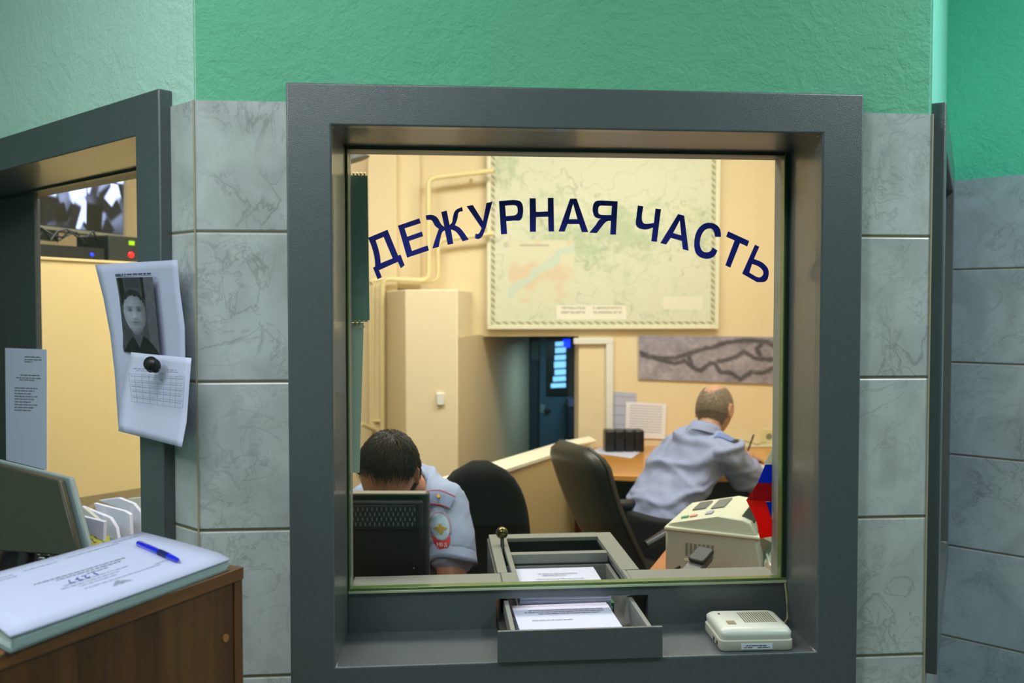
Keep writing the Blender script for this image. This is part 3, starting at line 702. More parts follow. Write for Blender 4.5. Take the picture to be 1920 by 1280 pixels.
# ------------------------------------------------------------------ left window room contents
# television
tvr = W(228, 438, 3.86); td = pd.copy()
MT = frame((tvr.x, tvr.y, 1.75), td, None, (0, 0, 1)) @ Matrix.Rotation(.03, 4, 'Y')
tz0 = tvr.z - 1.75
t = thing('television', 'wall-top television showing grey security camera views', 'television', MT)
b = MB(); b.box(-.72, .02, 0, .05, tz0 - .022, tz0 + .44); b.build('housing', mat('grey_bezel', (.50, .50, .44), .4), t, bevel=.004)
rnd = random.Random(21)
cams = [[(rnd.random(), rnd.random(), rnd.uniform(.10, .30), rnd.uniform(.12, .4), rnd.uniform(-1.2, 1.2), rnd.choice([.0, .03, .08, .6, .95, 1.0])) for _ in range(12)] for _ in range(12)]
def cctv(u, v):
    i = min(3, int(u * 4)); j = min(1, int(v * 2)); a = (u * 4) % 1; c = (v * 2) % 1
    if min(a, 1 - a) < .012 or min(c, 1 - c) < .012: return (.05, .06, .1)
    g = .30 + .45 * nz(a + i, c + j, 1.9, 3)
    for (x, y, w, h, r, s) in cams[i * 2 + j]:
        dx, dy = a - x, c - y; xx = dx * cos(r) + dy * sin(r); yy = -dx * sin(r) + dy * cos(r)
        m = ss(w, w * .7, abs(xx)) * ss(h, h * .7, abs(yy)); g = g * (1 - m) + s * m
    g = max(0, min(1, g)); return (g * .72, g * .80, min(1, g * 1.08))
sc = MT
q = [MT @ V((-.705, -.001, tz0 + .425)), MT @ V((.005, -.001, tz0 + .425)), MT @ V((.005, -.001, tz0 - .005)), MT @ V((-.705, -.001, tz0 - .005))]
painted('screen', q, 180, 90, cctv, mat('lit_screen', rough=.3, attr=True, emit=1.25), t)
b = MB(); b.box(-.37, -.29, .01, .04, PZT + .07 - 1.75, tz0 - .021); b.build('stand', BLACKP, t)
MPt = MP @ Matrix.Translation((0, 0, PZT))
t = thing('video_recorder', 'flat black video recorder with a blue light beneath the television', 'recorder', MPt @ Matrix.Translation((0, .03, 0)))
b = MB(); b.box(-.13, .335, .0, .22, .001, .050); b.build('case', BLACKP, t, bevel=.003)
b = MB(); b.ell((.275, -.002, .022), (.008, .004, .007)); b.build('indicator_light', mat('blue_led', (.05, .15, 1), .3, emit=4), t)
t = thing('radio_unit', 'upright black unit with red and green lights right of the recorder', 'receiver', MPt @ Matrix.Translation((.345, .02, 0)))
b = MB(); b.box(0, .22, 0, .20, .001, .104); b.build('case', DARKP, t, bevel=.004)
b = MB(); b.ell((.105, -.002, .030), (.014, .004, .012)); b.build('indicator_light', mat('red_led', (1, .08, .08), .3, emit=3), t, label='red indicator light')
b = MB(); b.box(.095, .122, -.003, .001, .070, .088); b.build('indicator_light', mat('green_led', (.55, .75, .05), .3, emit=.8), t, label='green indicator light')
for k in range(3):
    b = MB(); pth = []
    for i in range(14): pth.append(MPt @ V((-.12 + i * .035, .06 + .05 * k + .015 * sin(i + k * 2), .068 + abs(.05 * sin(i * .9 + k * 1.7)) * (1 if i not in (0, 13) else 0))))
    b.tube(pth, .004, 6); b.build('cable', BLACKP, None, True, label='tangled black cables lying on the recorder below the television', cat='cable', group='cables behind the television')

# counter inside the left window
b = MB(); b.box(-1.62, -.56, .27, .86, .80, .83); cnt = b.build('counter', wood('counter_laminate', (.36, .30, .22), .7), None, label='dark counter inside the left window', cat='counter'); cnt.matrix_world = MLw; TM['counter'] = MLw.copy()
CT = .83
# grey monitor seen from behind
t = thing('computer_monitor', 'dark olive back of a monitor leaning inside the left window', 'monitor', W(60, 1010, 2.2))
q = [W(-60, 858, 2.27), W(112, 901, 2.17), W(150, 1045, 2.10), W(-60, 1030, 2.20)]
b = MB(); off = FH * .03 - RT * .003
b.prism(q, off); b.build('back_shell', mat('olive_grey_plastic', (.22, .23, .17), .5), t, world=True, bevel=.006)
q2 = [p + off * 1.02 + RT * .012 for p in q]
b = MB(); b.prism(q2, FH * .014 + RT * .006); b.build('bezel', mat('pale_blue_bezel', (.48, .55, .56), .45), t, world=True, bevel=.003)
z = [p for p in q]
b = MB(); m = (q[2] + q[3]) * .5; b.tube([m + FH * .02, V((m.x, m.y, CT + .02))], .02, 12); b.tube([(m.x, m.y, CT + .02), (m.x, m.y, CT + .001)], [.08, .09], 24); b.build('stand', BLACKP, t, world=True)
# telephone
tp = P(70, 1045, CT + .05); MTp = frame((tp.x, tp.y, CT + .001), RT)
t = thing('telephone', 'black desk telephone with silvery keys inside the left window', 'telephone', MTp)
b = MB(); b.prism([(-.12, -.06, 0), (-.12, .10, 0), (-.12, .10, .055), (-.12, -.06, .025)], (.19, 0, 0)); b.build('base', BLACKP, t, bevel=.006)
for r in range(4):
    for c in range(3):
        b = MB(); b.box(-.030 + c * .026, -.016 + c * .026, -.045 + r * .026, -.033 + r * .026, .028 + r * .0049, .036 + r * .0049); b.build('key', mat('silver_key', (.60, .64, .66), .4), t, bevel=.002)
b = MB(); b.tube([(-.085, -.06, .055), (-.085, -.03, .068), (-.085, .06, .085), (-.085, .09, .080)], [.024, .016, .016, .024], 12); b.build('handset', BLACKP, t)
b = MB(); q = [V((-.13, .10, .07)), V((-.03, .07, .10)), V((-.03, .16, .11)), V((-.13, .19, .08))]
b.prism([MTp @ p for p in q], (0, 0, .012)); b.build('folded_paper', PAPER, None, True, label='crumpled white paper behind the black telephone', cat='paper')
# standing envelopes
docs = [([(140, 958), (158, 952), (188, 978), (184, 1024), (150, 1016)], 2.40, 1, 'grey-green paper edge standing leftmost in the document row'),
 ([(143, 965), (195, 978), (191, 1030), (148, 1022)], 2.32, 0, 'white envelope standing in front at the left of the document row'),
 ([(152, 949), (206, 971), (218, 990), (226, 1026), (194, 1030), (182, 975)], 2.44, 0, 'bent white document leaning behind the front envelope'),
 ([(175, 943), (233, 958), (244, 965), (246, 1024), (216, 1026), (206, 972), (180, 956)], 2.50, 0, 'large pale document in the middle of the standing row'),
 ([(184, 938), (222, 933), (250, 944), (264, 962), (266, 1020), (248, 1022), (243, 960)], 2.57, 0, 'tall curved document standing by the left window jamb'),
 ([(238, 935), (272, 931), (276, 1010), (262, 1012), (258, 946)], 2.64, 1, 'rearmost pale document showing beside the left window jamb')]
for pts_, d, g, lb in docs:
    b = MB(); ymax = max(p[1] for p in pts_); ymin = min(p[1] for p in pts_); front = []
    for x, y in pts_:
        v = (ymax - y) / (ymax - ymin); w = W(x, y, d + .04 * v); 
        if y > 1005: w.z = CT + .002
        front.append(w)
    b.prism(front, FH * .012 + RT * .003); b.build('document', [PAPER, mat('pale_grey_paper', (.74, .75, .72), .7)][g], None, True, label=lb, cat='papers', group='documents standing in the left window', bevel=.001)
q = [W(158, 1028, 2.3), W(168, 1002, 2.34), W(198, 1008, 2.36), W(200, 1030, 2.3)]; q = [V((p.x, p.y, max(p.z, CT + .004))) for p in q]
def packet(u, v):
    n = nz(u, v, 5, 2); return (.62, .62, .12) if n > -.1 else (.45, .12, .08) if n > -.3 else (.15, .3, .12)
t = thing('packet', 'small yellow-green packet behind the ledger in the left window', 'packet', (q[0].x, q[0].y, CT))
painted('wrapper', [q[1], q[2], q[3], q[0]], 30, 20, packet, PIC, t); b = MB(); b.prism([p + FH * .002 for p in q], FH * .02); b.build('body', mat('yellow_green_packet', (.6, .6, .15), .4), t, world=True)

# ------------------------------------------------------------------ desk of the near officer, monitor, calendar, flag
DZ = .655
b = MB(); b.prism([(-.45, .30, DZ - .03), (.118, .30, DZ - .03), (.118, .62, DZ - .03), (.06, .66, DZ - .03), (.06, .74, DZ - .03), (-.60, .74, DZ - .03), (-.60, .46, DZ - .03)], (0, 0, .03))
t = thing('desk', 'desk behind the middle window where the near officer leans', 'desk', (-.3, .45, 0))
b.build('top', wood('desk_laminate', (.55, .35, .2), .8), t, world=True, bevel=.004)
for xx in (-.56, .06):
    b = MB(); b.box(xx, xx + .03, .47, .70, .001, DZ - .0305); b.build('leg', MATS['desk_laminate'], t, world=True)
tl = W(600, 922, 2.20); tr = W(803, 926, 2.20); zb = .745
MM = frame((0, tr.y, 0), (tr.x - tl.x, tr.y - tl.y, 0))
MM = frame((tr.x, tr.y, 0), (tr.x - tl.x, tr.y - tl.y, 0))
zt = tr.z
t = thing('computer_monitor', 'black back of a monitor standing before the near officer', 'monitor', MM @ Matrix.Translation((-.2, 0, DZ)))
bx = lambda *a: None
Wd = .40
def mmb(*bxs, **k):
    b = MB()
    for x in bxs: b.box(*x, M=MM)
    return b
b = mmb((-Wd, -.0, .012, .045, zb, zt)); b.build('screen_bezel', mat('grey_black_plastic', (.20, .21, .21), .4), t, world=True, bevel=.006)
b = mmb((-Wd + .012, -.012, -.012, .012, zb + .012, zt - .012)); b.build('back_shell', mat('deep_black_plastic', (.045, .05, .05), .5), t, world=True, bevel=.010)
b = mmb((-Wd + .03, -.03, -.0155, -.012, zt - .085, zt - .025)); b.build('vent_panel', BLACKP, t, world=True, bevel=.003)
b = MB()
for r in range(4):
    for c in range(28):
        x = -Wd + .05 + c * .0115 + (r % 2) * .0055; z = zt - .075 + r * .012; b.box(x, x + .0035, -.0165, -.0155, z, z + .009, M=MM)
b.build('vent_slots', mat('vent_slot', (.36, .37, .37), .5), t, world=True)
b = mmb((-Wd + .01, -.006, -.004, .03, zt - .002, zt + .003)); b.build('top_edge', mat('beige_top_edge', (.55, .53, .47), .6), t, world=True, bevel=.002)  # top edge strip is beige, paler than the shell
b = mmb((-.25, -.15, -.02, .02, DZ + .012, zb + .05), (-.30, -.10, -.05, .08, DZ + .001, DZ + .012)); b.build('stand', BLACKP, t, world=True, bevel=.004)
b = MB(); b.ell(MM @ V((-.035, -.0125, zt - .18)), (.0022, .001, .0022)); b.build('screw', MATS['steel'], t, world=True)

# wall calendar hung inside the glass, seen from behind
CY = .262
CALM = mat('calendar_back', (.50, .63, .59), .6, bump=.03)
t = thing('wall_calendar', 'dark green-grey back of a spiral calendar hanging at the left glass edge', 'calendar', (PY(660, 880, CY).x, CY, PY(660, 887, CY).z))
def slab(b, pts, y, th=.003):
    b.prism([PY(px, py, y) for px, py in pts], (0, th, 0))
b = MB(); slab(b, [(640, 328), (689, 329), (693, 600), (640, 605)], CY); b.build('upper_sheet', CALM, t, world=True)
b = MB(); slab(b, [(640, 330), (687, 331), (689, 603), (640, 604)], CY - .004, .002); b.build('upper_sheet', mat('calendar_leaf', (.47, .60, .56), .6), t, world=True)
b = MB(); slab(b, [(640, 605), (682, 605), (674, 886), (640, 885)], CY, .003); b.build('lower_sheet', mat('calendar_lower', (.74, .82, .76), .6), t, world=True)
for nm, y0, xs, r in (('spiral_binding', 328, [656 + i * 6.9 for i in range(5)], .0038), ('lower_binding', 605, [658 + i * 8 for i in range(3)], .003)):
    b = MB()
    for x in xs:
        c = PY(x, y0, CY)
        for dx in (-.0012, .0012):
            b.tube([c + V((dx, .006 * sin(a), .006 * cos(a))) for a in [2 * pi * k / 10 for k in range(11)]], .0009, 5)
    b.build(nm, mat('brass_wire', (.75, .70, .50), .3, metal=.8), t, world=True)
b = MB()
for x in [658 + i * 8 for i in range(4)]:
    for yy in (602, 612): b.ell(PY(x, yy, CY - .0045), (.0022, .0008, .0022), 10, 6)
b.build('punch_hole', mat('pale_hole', (.85, .80, .58), .6), t, world=True)

# small flag
t = thing('flag', 'small white blue and red flag hanging by the right glass edge', 'flag', W(1462, 1060, 2.16))
def cloth_mat(name, c):
    m = bpy.data.materials.new(name); m.use_nodes = True; nt = m.node_tree; L = nt.links; nt.nodes.remove(nt.nodes['Principled BSDF'])
    d = nt.nodes.new('ShaderNodeBsdfDiffuse'); tr_ = nt.nodes.new('ShaderNodeBsdfTranslucent'); mx = nt.nodes.new('ShaderNodeMixShader')
    for n_ in (d, tr_): n_.inputs[0].default_value = (*lin(c), 1)
    L.new(d.outputs[0], mx.inputs[1]); L.new(tr_.outputs[0], mx.inputs[2]); L.new(mx.outputs[0], nt.nodes['Material Output'].inputs[0]); MATS[name] = m; return m
FWm = [cloth_mat('flag_white', (.90, .90, .84)), cloth_mat('flag_blue', (.05, .25, .85)), cloth_mat('flag_red_shaded', (.72, .08, .12)), cloth_mat('flag_red', (.98, .12, .08))]
def cloth(pts, d, m, nm):
    b = MB(); q = [W(x, y, d + k) for x, y, k in pts]; b.prism(q, FH * .0012); b.build(nm, m, t, world=True)
cloth([(1433, 868, 0), (1447, 842, .0), (1466, 842, .01), (1466, 870, .01), (1435, 871, 0)], 2.15, FWm[0], 'white_stripe')
cloth([(1421, 905, 0), (1435, 871, 0), (1466, 870, .01), (1466, 906, .01)], 2.15, FWm[1], 'blue_stripe')
cloth([(1399, 938, -.005), (1421, 905, 0), (1466, 906, .01), (1466, 941, .01)], 2.15, FWm[2], 'red_stripe')  # darker red paints the dimmer light through doubled cloth
cloth([(1399, 937, -.006), (1436, 940, 0), (1448, 975, .004), (1450, 1005, .006), (1425, 1009, 0), (1418, 975, -.004)], 2.144, FWm[3], 'folded_red_stripe')
cloth([(1435, 941, 0), (1466, 941, .01), (1466, 1000, .01), (1450, 985, .01)], 2.152, FWm[1], 'folded_blue_stripe')
b = MB(); b.tube([W(1466, 835, 2.16), W(1466, 1100, 2.17)], .003, 8); b.build('flag_pole', mat('white_pole', (.85, .85, .8), .4), t, world=True)

# ------------------------------------------------------------------ side desk with fax machine
t = thing('side_desk', 'orange-brown desk carrying the beige fax machine', 'desk', (.85, .8, 0))
b = MB(); a0 = V((.480, .415, .73)); a1 = V((.800, 1.07, .73)); e = V((.98, 0, 0)) 
b.prism([a0, V((1.04, .43, .73)), V((1.41, 1.03, .73)), a1], (0, 0, .03)); b.build('top', wood('orange_laminate', (.74, .45, .24), .85, 4, (.1, 1, 1)), t, world=True, bevel=.004)
for x, y in ((.60, .50), (1.0, .5), (1.28, .95), (.86, 1.0)):
    b = MB(); b.box(x, x + .04, y, y + .04, .001, .7295); b.build('leg', DARKP, t, world=True)
O = W(1247, 1074, 2.55); O.z = .7605; e1 = ch(.90, -.40).normalized()
MF = frame(O, e1); 
t = thing('fax_machine', 'beige fax machine standing on the orange desk by the right glass', 'fax machine', MF)
FAXM = mat('fax_beige', (.80, .80, .71), .4); 
b = MB(); D_ = .31
b.prism([(0, 0, 0), (.275, 0, 0), (.255, 0, .118), (0, 0, .120)], (0, D_, 0)); b.build('body', mat('fax_side', (.66, .67, .61), .5), t, bevel=.006)
b = MB(); b.prism([(-.004, -.004, .118), (.262, -.004, .116), (.266, -.004, .126), (-.002, -.004, .130)], (0, D_ + .008, 0)); b.build('rim', FAXM, t, bevel=.004)
b = MB(); b.prism([(.004, .006, .129), (.252, .006, .126), (.235, .006, .158), (.215, .006, .166), (.155, .006, .172), (.01, .006, .138)], (0, D_ - .012, 0)); b.build('top_cover', FAXM, t, bevel=.005)
ang = atan2(.034, .145)
MFc = MF @ Matrix.Translation((.01, 0, .138)) @ Matrix.Rotation(-ang, 4, 'Y')
def fx(nm, m, x0, x1, y0, y1, h=.003, z=0, bv=.001):
    b = MB(); b.box(x0, x1, y0, y1, z, z + h, M=MFc); return b.build(nm, m, t, world=True, bevel=bv)
fx('display', mat('lcd_grey', (.36, .37, .35), .25), .035, .075, .15, .26, .004, .0005)
fx('handset_rest', mat('panel_grey', (.42, .43, .42), .4), .095, .135, .13, .26, .004, .0005)
fx('start_key', mat('green_key', (.30, .58, .42), .4), .025, .045, .045, .065, .004, .0005); fx('stop_key', mat('pink_key', (.82, .55, .50), .4), .05, .07, .045, .065, .004, .0005)
fx('soft_key', mat('violet_key', (.62, .60, .70), .4), .095, .115, .05, .085, .004, .0005)
b = MB(); b.prism([(.205, .04, .1675), (.240, .04, .150), (.262, .04, .185), (.228, .04, .20)], (0, D_ - .08, 0)); b.build('paper_guide', mat('guide_dark', (.30, .31, .28), .5), t, bevel=.003)
b = MB(); b.prism([(.250, .03, .12), (.30, .03, .10), (.31, .03, .12), (.268, .03, .16)], (0, D_ - .06, 0)); b.build('paper_tray', FAXM, t, bevel=.004)
b = MB(); b.prism([(.262, .015, .0), (.335, .015, .0), (.325, .015, .055), (.270, .015, .060)], (0, D_ - .03, 0)); b.build('rear_block', FAXM, t, bevel=.008)
b = MB()
for i in range(7): b.box(.058 + i * .012, .065 + i * .012, -.0012, .0006, .052, .088)
b.build('side_vents', mat('vent_shadow', (.44, .45, .41), .7), t)
b = MB(); b.box(.055, .10, -.0015, .001, .036, .044); b.build('side_ridge', FAXM, t, bevel=.001)
MHs = frame(W(1278, 1096, 2.33), ch(.55, .62, .28).normalized(), None, ch(-.2, -.3, .9).normalized())
t = thing('handheld_scanner', 'dark grey handheld device lying in front of the fax machine', 'handset', MHs)
b = MB(); b.loft([rrect(-.07, .13, -.025, .02, .008, z_) for z_ in (0, .018)]); b.build('body', mat('mid_grey_plastic', (.36, .36, .34), .4), t, bevel=.002)
b = MB(); b.loft([rrect(.075, .14, -.027, .022, .01, z_) for z_ in (.0185, .030)]); b.build('head', DARKP, t, bevel=.004)
b = MB(); b.tube([P(1180, 1060, .765), P(1210, 1075, .768), P(1240, 1082, .770), P(1275, 1062, .79)], .004, 8); b.build('black_cable', BLACKP, None, True, label='black cable lying across the orange desk beside the fax machine', cat='cable')
b = MB(); b.tube([W(1436, 1035, 2.5), W(1444, 1058, 2.42), W(1462, 1072, 2.3)], .003, 8); b.build('white_cable', WHITEP, None, True, label='thin pale cable right of the fax machine', cat='cable')

# ------------------------------------------------------------------ pipes and wall fittings
def pipe(pts, r, label):
    q = []
    for i, p in enumerate(pts):
        P0 = V(p)
        if 0 < i < len(pts) - 1:
            a = V(pts[i - 1]); c = V(pts[i + 1]); k = .045
            p1_ = P0 + (a - P0).normalized() * k; p2_ = P0 + (c - P0).normalized() * k
            for u in (0, .25, .5, .75, 1): q.append(p1_ * (1 - u) ** 2 + P0 * 2 * u * (1 - u) + p2_ * u * u)
        else: q.append(P0)
    b = MB(); b.tube(q, r, 12)
    return q, b
def wp(x, y, yy): return PY(x, y, yy)
t = thing('heating_pipe', 'cream heating pipe running up and right to the large map, upper of two', 'pipe', wp(716, 810, 2.9))
q, b = pipe([wp(717, 830, 2.93), wp(717, 522, 2.90), wp(804, 526, 2.90), wp(803, 334, 2.94), wp(925, 320, 2.94)], .014, ''); b.build('tube', PIPE, t, world=True)
for x, y in ((884, 322),): b = MB(); c = wp(x, y, 2.94); b.tube([c + V((0, .0, .02)), c + V((0, 0, -.03)), c + V((0, .10, -.035))], .008, 8); b.build('bracket', PIPE, t, world=True)
t = thing('heating_pipe', 'cream heating pipe left and below its twin, bending to the map', 'pipe', wp(700, 810, 2.9))
q, b = pipe([wp(700, 830, 2.96), wp(700, 528, 2.95), wp(708, 522, 2.96), wp(821, 528, 2.96), wp(821, 450, 2.97), wp(925, 438, 2.97)], .012, ''); b.build('tube', PIPE, t, world=True)
b = MB(); b.tube([wp(678, 794, 2.86), wp(694, 802, 2.90), wp(702, 806, 2.94)], .012, 10); b.build('branch_pipe', PIPE, t, world=True)
b = MB(); b.tube([wp(700, 789, 2.95), wp(717, 789, 2.92)], .008, 8); b.build('link', PIPE, t, world=True)
b = MB(); c = W(826, 749, 4.33); b.box(c.x - .018, c.x + .018, p0.y - .010, p0.y + .03, c.z - .03, c.z + .03)
b.build('light_switch', WHITEP, None, True, bevel=.004, label='small white switch on the cream wall chase', cat='switch')
# dark lamp at the ceiling corner
b = MB(); c = W(666, 288, 4.0); b.loft([b.ring(c + V((0, 0, .03)), V((.02, 0, 0)), V((0, .02, 0))), b.ring(c + V((.0, 0, -.01)), V((.05, 0, .01)), V((0, .05, 0))), b.ring(c + V((0, 0, -.03)), V((.065, 0, .02)), V((0, .06, 0)))])
b.tube([c + V((0, 0, .03)), V((c.x, c.y, H - .001))], .006, 8)
b.build('ceiling_fixture', mat('dark_fixture', (.33, .33, .32), .5), None, True, label='dark grey fixture hanging at the upper left of the middle window', cat='lamp')
# white cable duct
t = thing('cable_duct', 'white plastic cable duct framing the wall left of the pinned papers', 'duct', wp(1143, 800, 3.04))
yq = BY - .025
a = wp(1076, 634, yq); c = wp(1150, 645, yq); d2 = wp(1137, 646, yq); low = wp(1143, 812, yq)
b = MB(); b.box(a.x, c.x, yq, BY - .001, c.z, a.z); b.build('top_run', WHITEP, t, world=True, bevel=.003)
b = MB(); b.box(d2.x, c.x, yq, BY - .001, low.z, c.z - .0005); b.build('vertical_run', WHITEP, t, world=True, bevel=.003)

# ------------------------------------------------------------------ maps
def mapfn(u, v):
    # border
    e = min(u, 1 - u); f = min(v, 1 - v)
    if min(e * 1.25, f) < .012: return (.90, .90, .80)
    if min(e * 1.25, f) < .030:
        k = (u + v) * 60; return (.62, .60, .50) if int(k) % 2 else (.82, .82, .72)
    n = nz(u, v, 3, 1) + .5 * nz(u, v, 8, 2) + .5 * nz(u, v, 24, 3) + .4 * nz(u, v, 60, 5)
    g = ss(-.1, .8, n)
    c = V((.85, .865, .78)) * (1 - g * .7) + V((.68, .76, .62)) * g * .7
    r = nz(u * 1.0, v, 5, 9) + .4 * nz(u, v, 17, 5)
    if abs(r) < .014: c = c * .90
    r = nz(u, v, 11, 19)
    if abs(r) < .02: c = c * .97
    if .08 < u < .37 and .13 < v < .45:   # inset
        n2 = nz(u, v, 9, 7) + .5 * nz(u, v, 25, 8); c = V((.86, .86, .76)).lerp(V((.87, .80, .69)), ss(-.1, .5, n2))
        if abs((v - .17) - (u - .08) * .9 + .03 * nz(u, v, 15)) < .02: c = V((.80, .85, .79))
        if .13 < u < .26 and abs(v - .425) < .004: c = c * .8
    if .29 < u < .60 and .04 < v < .115:
        c = V((.93, .92, .86))
        for yy in (.10, .077):
            if abs(v - yy) < .006 and (.31 < u < .42 or .45 < u < .58) and nz(u, v, 90) > -.25: c = c * .80
    if .76 < u < .94 and .095 < v < .16: c = V((.90, .89, .82))
    return tuple(c)
MY = BY - .03
qa = [wp(915, 262, MY), wp(1353, 270, MY), wp(1345, 619, MY), wp(911, 615, MY)]
xa, xb = wp(913, 450, MY).x, wp(1348, 450, MY).x; za, zb_ = wp(1128, 617, MY).z, 2.47
t = thing('wall_map', 'large pale green framed map on the back wall above the niche', 'map', (xa, MY, za))
b = MB(); b.box(xa + .01, xb - .01, MY, BY - .001, za + .01, zb_ - .01); b.build('backing', WHITEP, t, world=True)
painted('map_sheet', [(xa + .012, MY - .001, zb_ - .012), (xb - .012, MY - .001, zb_ - .012), (xb - .012, MY - .001, za + .012), (xa + .012, MY - .001, za + .012)], 300, 260, mapfn, PIC, t)
b = MB(); k = .022
b.box(xa, xb, MY - .012, MY + .01, za, za + k); b.box(xa, xb, MY - .012, MY + .01, zb_ - k, zb_); b.box(xa, xa + k, MY - .012, MY + .01, za + k, zb_ - k); b.box(xb - k, xb, MY - .012, MY + .01, za + k, zb_ - k)
b.build('frame', mat('ivory_frame', (.90, .90, .80), .4), t, world=True, bevel=.003)
RIV = [[(0, .62), (.06, .52), (.14, .50), (.22, .50), (.30, .60), (.38, .70), (.46, .76), (.52, .85), (.60, .90), (.68, .92), (.80, .90), (.84, .80), (.88, .66), (.93, .60), (1, .82)],
       [(.02, .55), (.10, .48), (.22, .38), (.28, .45), (.33, .30), (.38, .24), (.44, .42), (.47, .40), (.50, .22), (.56, .22), (.63, .08), (.70, .24), (.76, .22), (.84, .34), (.92, .44), (1, .56)],
       [(.49, .46), (.55, .50), (.60, .56), (.65, .68), (.72, .54), (.80, .52), (.88, .54), (1, .56)], [(.30, .60), (.33, .30)], [(.75, .62), (.73, .74), (.77, .88), (.84, .86)]]
def dseg(p, a, c):
    ax, ay = a; cx_, cy_ = c; dx, dy = cx_ - ax, cy_ - ay; L2_ = dx * dx + dy * dy or 1
    s_ = max(0, min(1, ((p[0] - ax) * dx + (p[1] - ay) * dy) / L2_)); return hypot(p[0] - ax - dx * s_, p[1] - ay - dy * s_)
def aerial(u, v):
    p = (u * 3.2, v + .03 * nz(u, v, 30)); d = min(dseg(p, (a[0] * 3.2, a[1]), (c[0] * 3.2, c[1])) for r in RIV for a, c in zip(r, r[1:]))
    g = .60 + .10 * nz(u * 3.2, v, 3, 4) + .07 * nz(u * 3.2, v, 11, 5)
    g *= 1 - .46 * ss(.075, .012, d); g = max(0, g)
    return (g, g * .965, g * 1.05)
t = thing('aerial_photograph', 'wide grey aerial photograph of a river under the large map', 'photograph', wp(1197, 711, 3.03))
AY = BY - .012
ql = [wp(1197, 628, AY), wp(1500, 632, AY), wp(1500, 722.5, AY), wp(1197, 711, AY)]
for p in ql: p.y = AY
b = MB(); b.prism([p + V((0, .001, 0)) for p in ql], (0, .009, 0)); b.build('backing', mat('grey_backing', (.70, .68, .66), .6), t, world=True)
c = (ql[0] + ql[2]) / 2; qi = [p + (c - p) * .012 for p in ql]
for p in qi: p.y = AY - .0008
painted('picture', qi, 260, 80, aerial, PIC, t)
# papers on back wall
def wallpaper_sheet(pts, rows, label, off, grp=None, pm=None):
    t = thing('pinned_paper', label, 'paper', wp(*pts[3], BY - off)); q = [wp(x, y, BY - off) for x, y in pts]
    b = MB(); b.prism(q, (0, .001, 0)); b.build('sheet', pm or PAPER2, t, world=True)
    b = MB(); rnd = random.Random(int(pts[0][0]))
    for k in range(rows):
        v = .10 + .8 * k / rows; a = q[0].lerp(q[3], v); c = q[1].lerp(q[2], v); u = .1
        while u < .9:
            e = min(.9, u + rnd.uniform(.04, .12)); A_, B_ = a.lerp(c, u), a.lerp(c, e); h = V((0, 0, .0035)); o_ = V((0, -.0006, 0))
            b.add([A_ + o_, B_ + o_, B_ + h + o_, A_ + h + o_], [(0, 1, 2, 3)]); u = e + .012
    b.build('printed_text', INKP, t, world=True); return t
wallpaper_sheet([(1147, 734), (1194, 737), (1194, 822), (1147, 822)], 4, 'pale blank-looking paper pinned beside the white duct', .003)
wallpaper_sheet([(1174, 753), (1250, 757), (1247, 823), (1172, 820)], 11, 'printed white sheet pinned behind the black organizer', .008, pm=mat('bright_paper', (.93, .93, .97), .7))
sk = wp(1441, 818, BY - .01)
t = thing('wall_socket', 'ivory wall socket right of the writing officer', 'socket', sk)
b = MB(); b.box(sk.x - .04, sk.x + .05, BY - .018, BY - .001, sk.z - .045, sk.z + .045); b.build('plate', mat('ivory_plastic', (.85, .82, .62), .4), t, world=True, bevel=.005)
b = MB(); b.tube([(sk.x, BY - .019, sk.z), (sk.x, BY - .0175, sk.z)], .018, 16); b.build('outlet', mat('outlet_grey', (.5, .5, .42), .5), t, world=True)
t = thing('wall_trunking', 'white horizontal cable trunking on the back wall above the desk', 'trunking', wp(1380, 860, 3.0))
a = wp(1340, 838, 2.95); c = wp(1480, 868, 2.95); b = MB(); b.box(a.x, c.x + .2, 2.95, BY - .001, .752, a.z); b.build('channel', mat('trunk_white', (.86, .86, .76), .4), t, world=True, bevel=.006)
b = MB(); b.tube([wp(1350, 838, 2.97), wp(1365, 826, 2.98), wp(1395, 826, 3.0), wp(1420, 833, 3.0), wp(1436, 828, 3.0)], .004, 8); b.build('tan_cable', mat('tan_cable', (.70, .62, .42), .6), None, True, label='thin tan cable looping above the white trunking', cat='cable')

# ------------------------------------------------------------------ niche door and things in it
dy = 4.5
def nb(b, x0_, x1_, y0_, y1_, d0, d1): 
    a = PY(x0_, y0_, d0); c = PY(x1_, y1_, d0); b.box(a.x, c.x, d0, d1, c.z, a.z)
t = thing('door_1', None, None, (PY(1030, 700, dy).x, dy, 0), kind='structure')
TEAL = mat('teal_steel', (.22, .38, .46), .5); TEALD = mat('dark_teal_steel', (.10, .20, .27), .5)
b = MB(); a = PY(988, 620, dy + .05); c = PY(1014, 620, dy + .05); b.box(a.x, c.x, dy + .05, dy + .10, 0, HB - .001); b.build('jamb', TEALD, t, world=True)
b = MB(); a = PY(1012, 620, dy + .02); c = PY(1066, 620, dy + .02); zlo = PY(1012, 745, dy + .02).z; b.box(a.x, c.x, dy + .02, dy + .06, 0, zlo); b.box(a.x, a.x + .045, dy + .02, dy + .06, zlo, HB - .001); b.build('leaf', TEAL, t, world=True, bevel=.003)
b = MB(); b.box(a.x + .046, c.x, dy + .04, dy + .05, zlo, HB - .001); b.build('opening', mat('dark_opening', (.06, .07, .10), .3), t, world=True)
b = MB(); k = PY(1026, 770, dy + .01); b.ell(k, (.025, .02, .02)); b.build('door_handle', BLACKP, t, world=True)
b = MB(); nb(b, 1013, 1022, 758, 774, dy + .01, dy + .018); b.build('sticker', mat('pale_sticker', (.5, .6, .6), .5), t, world=True)
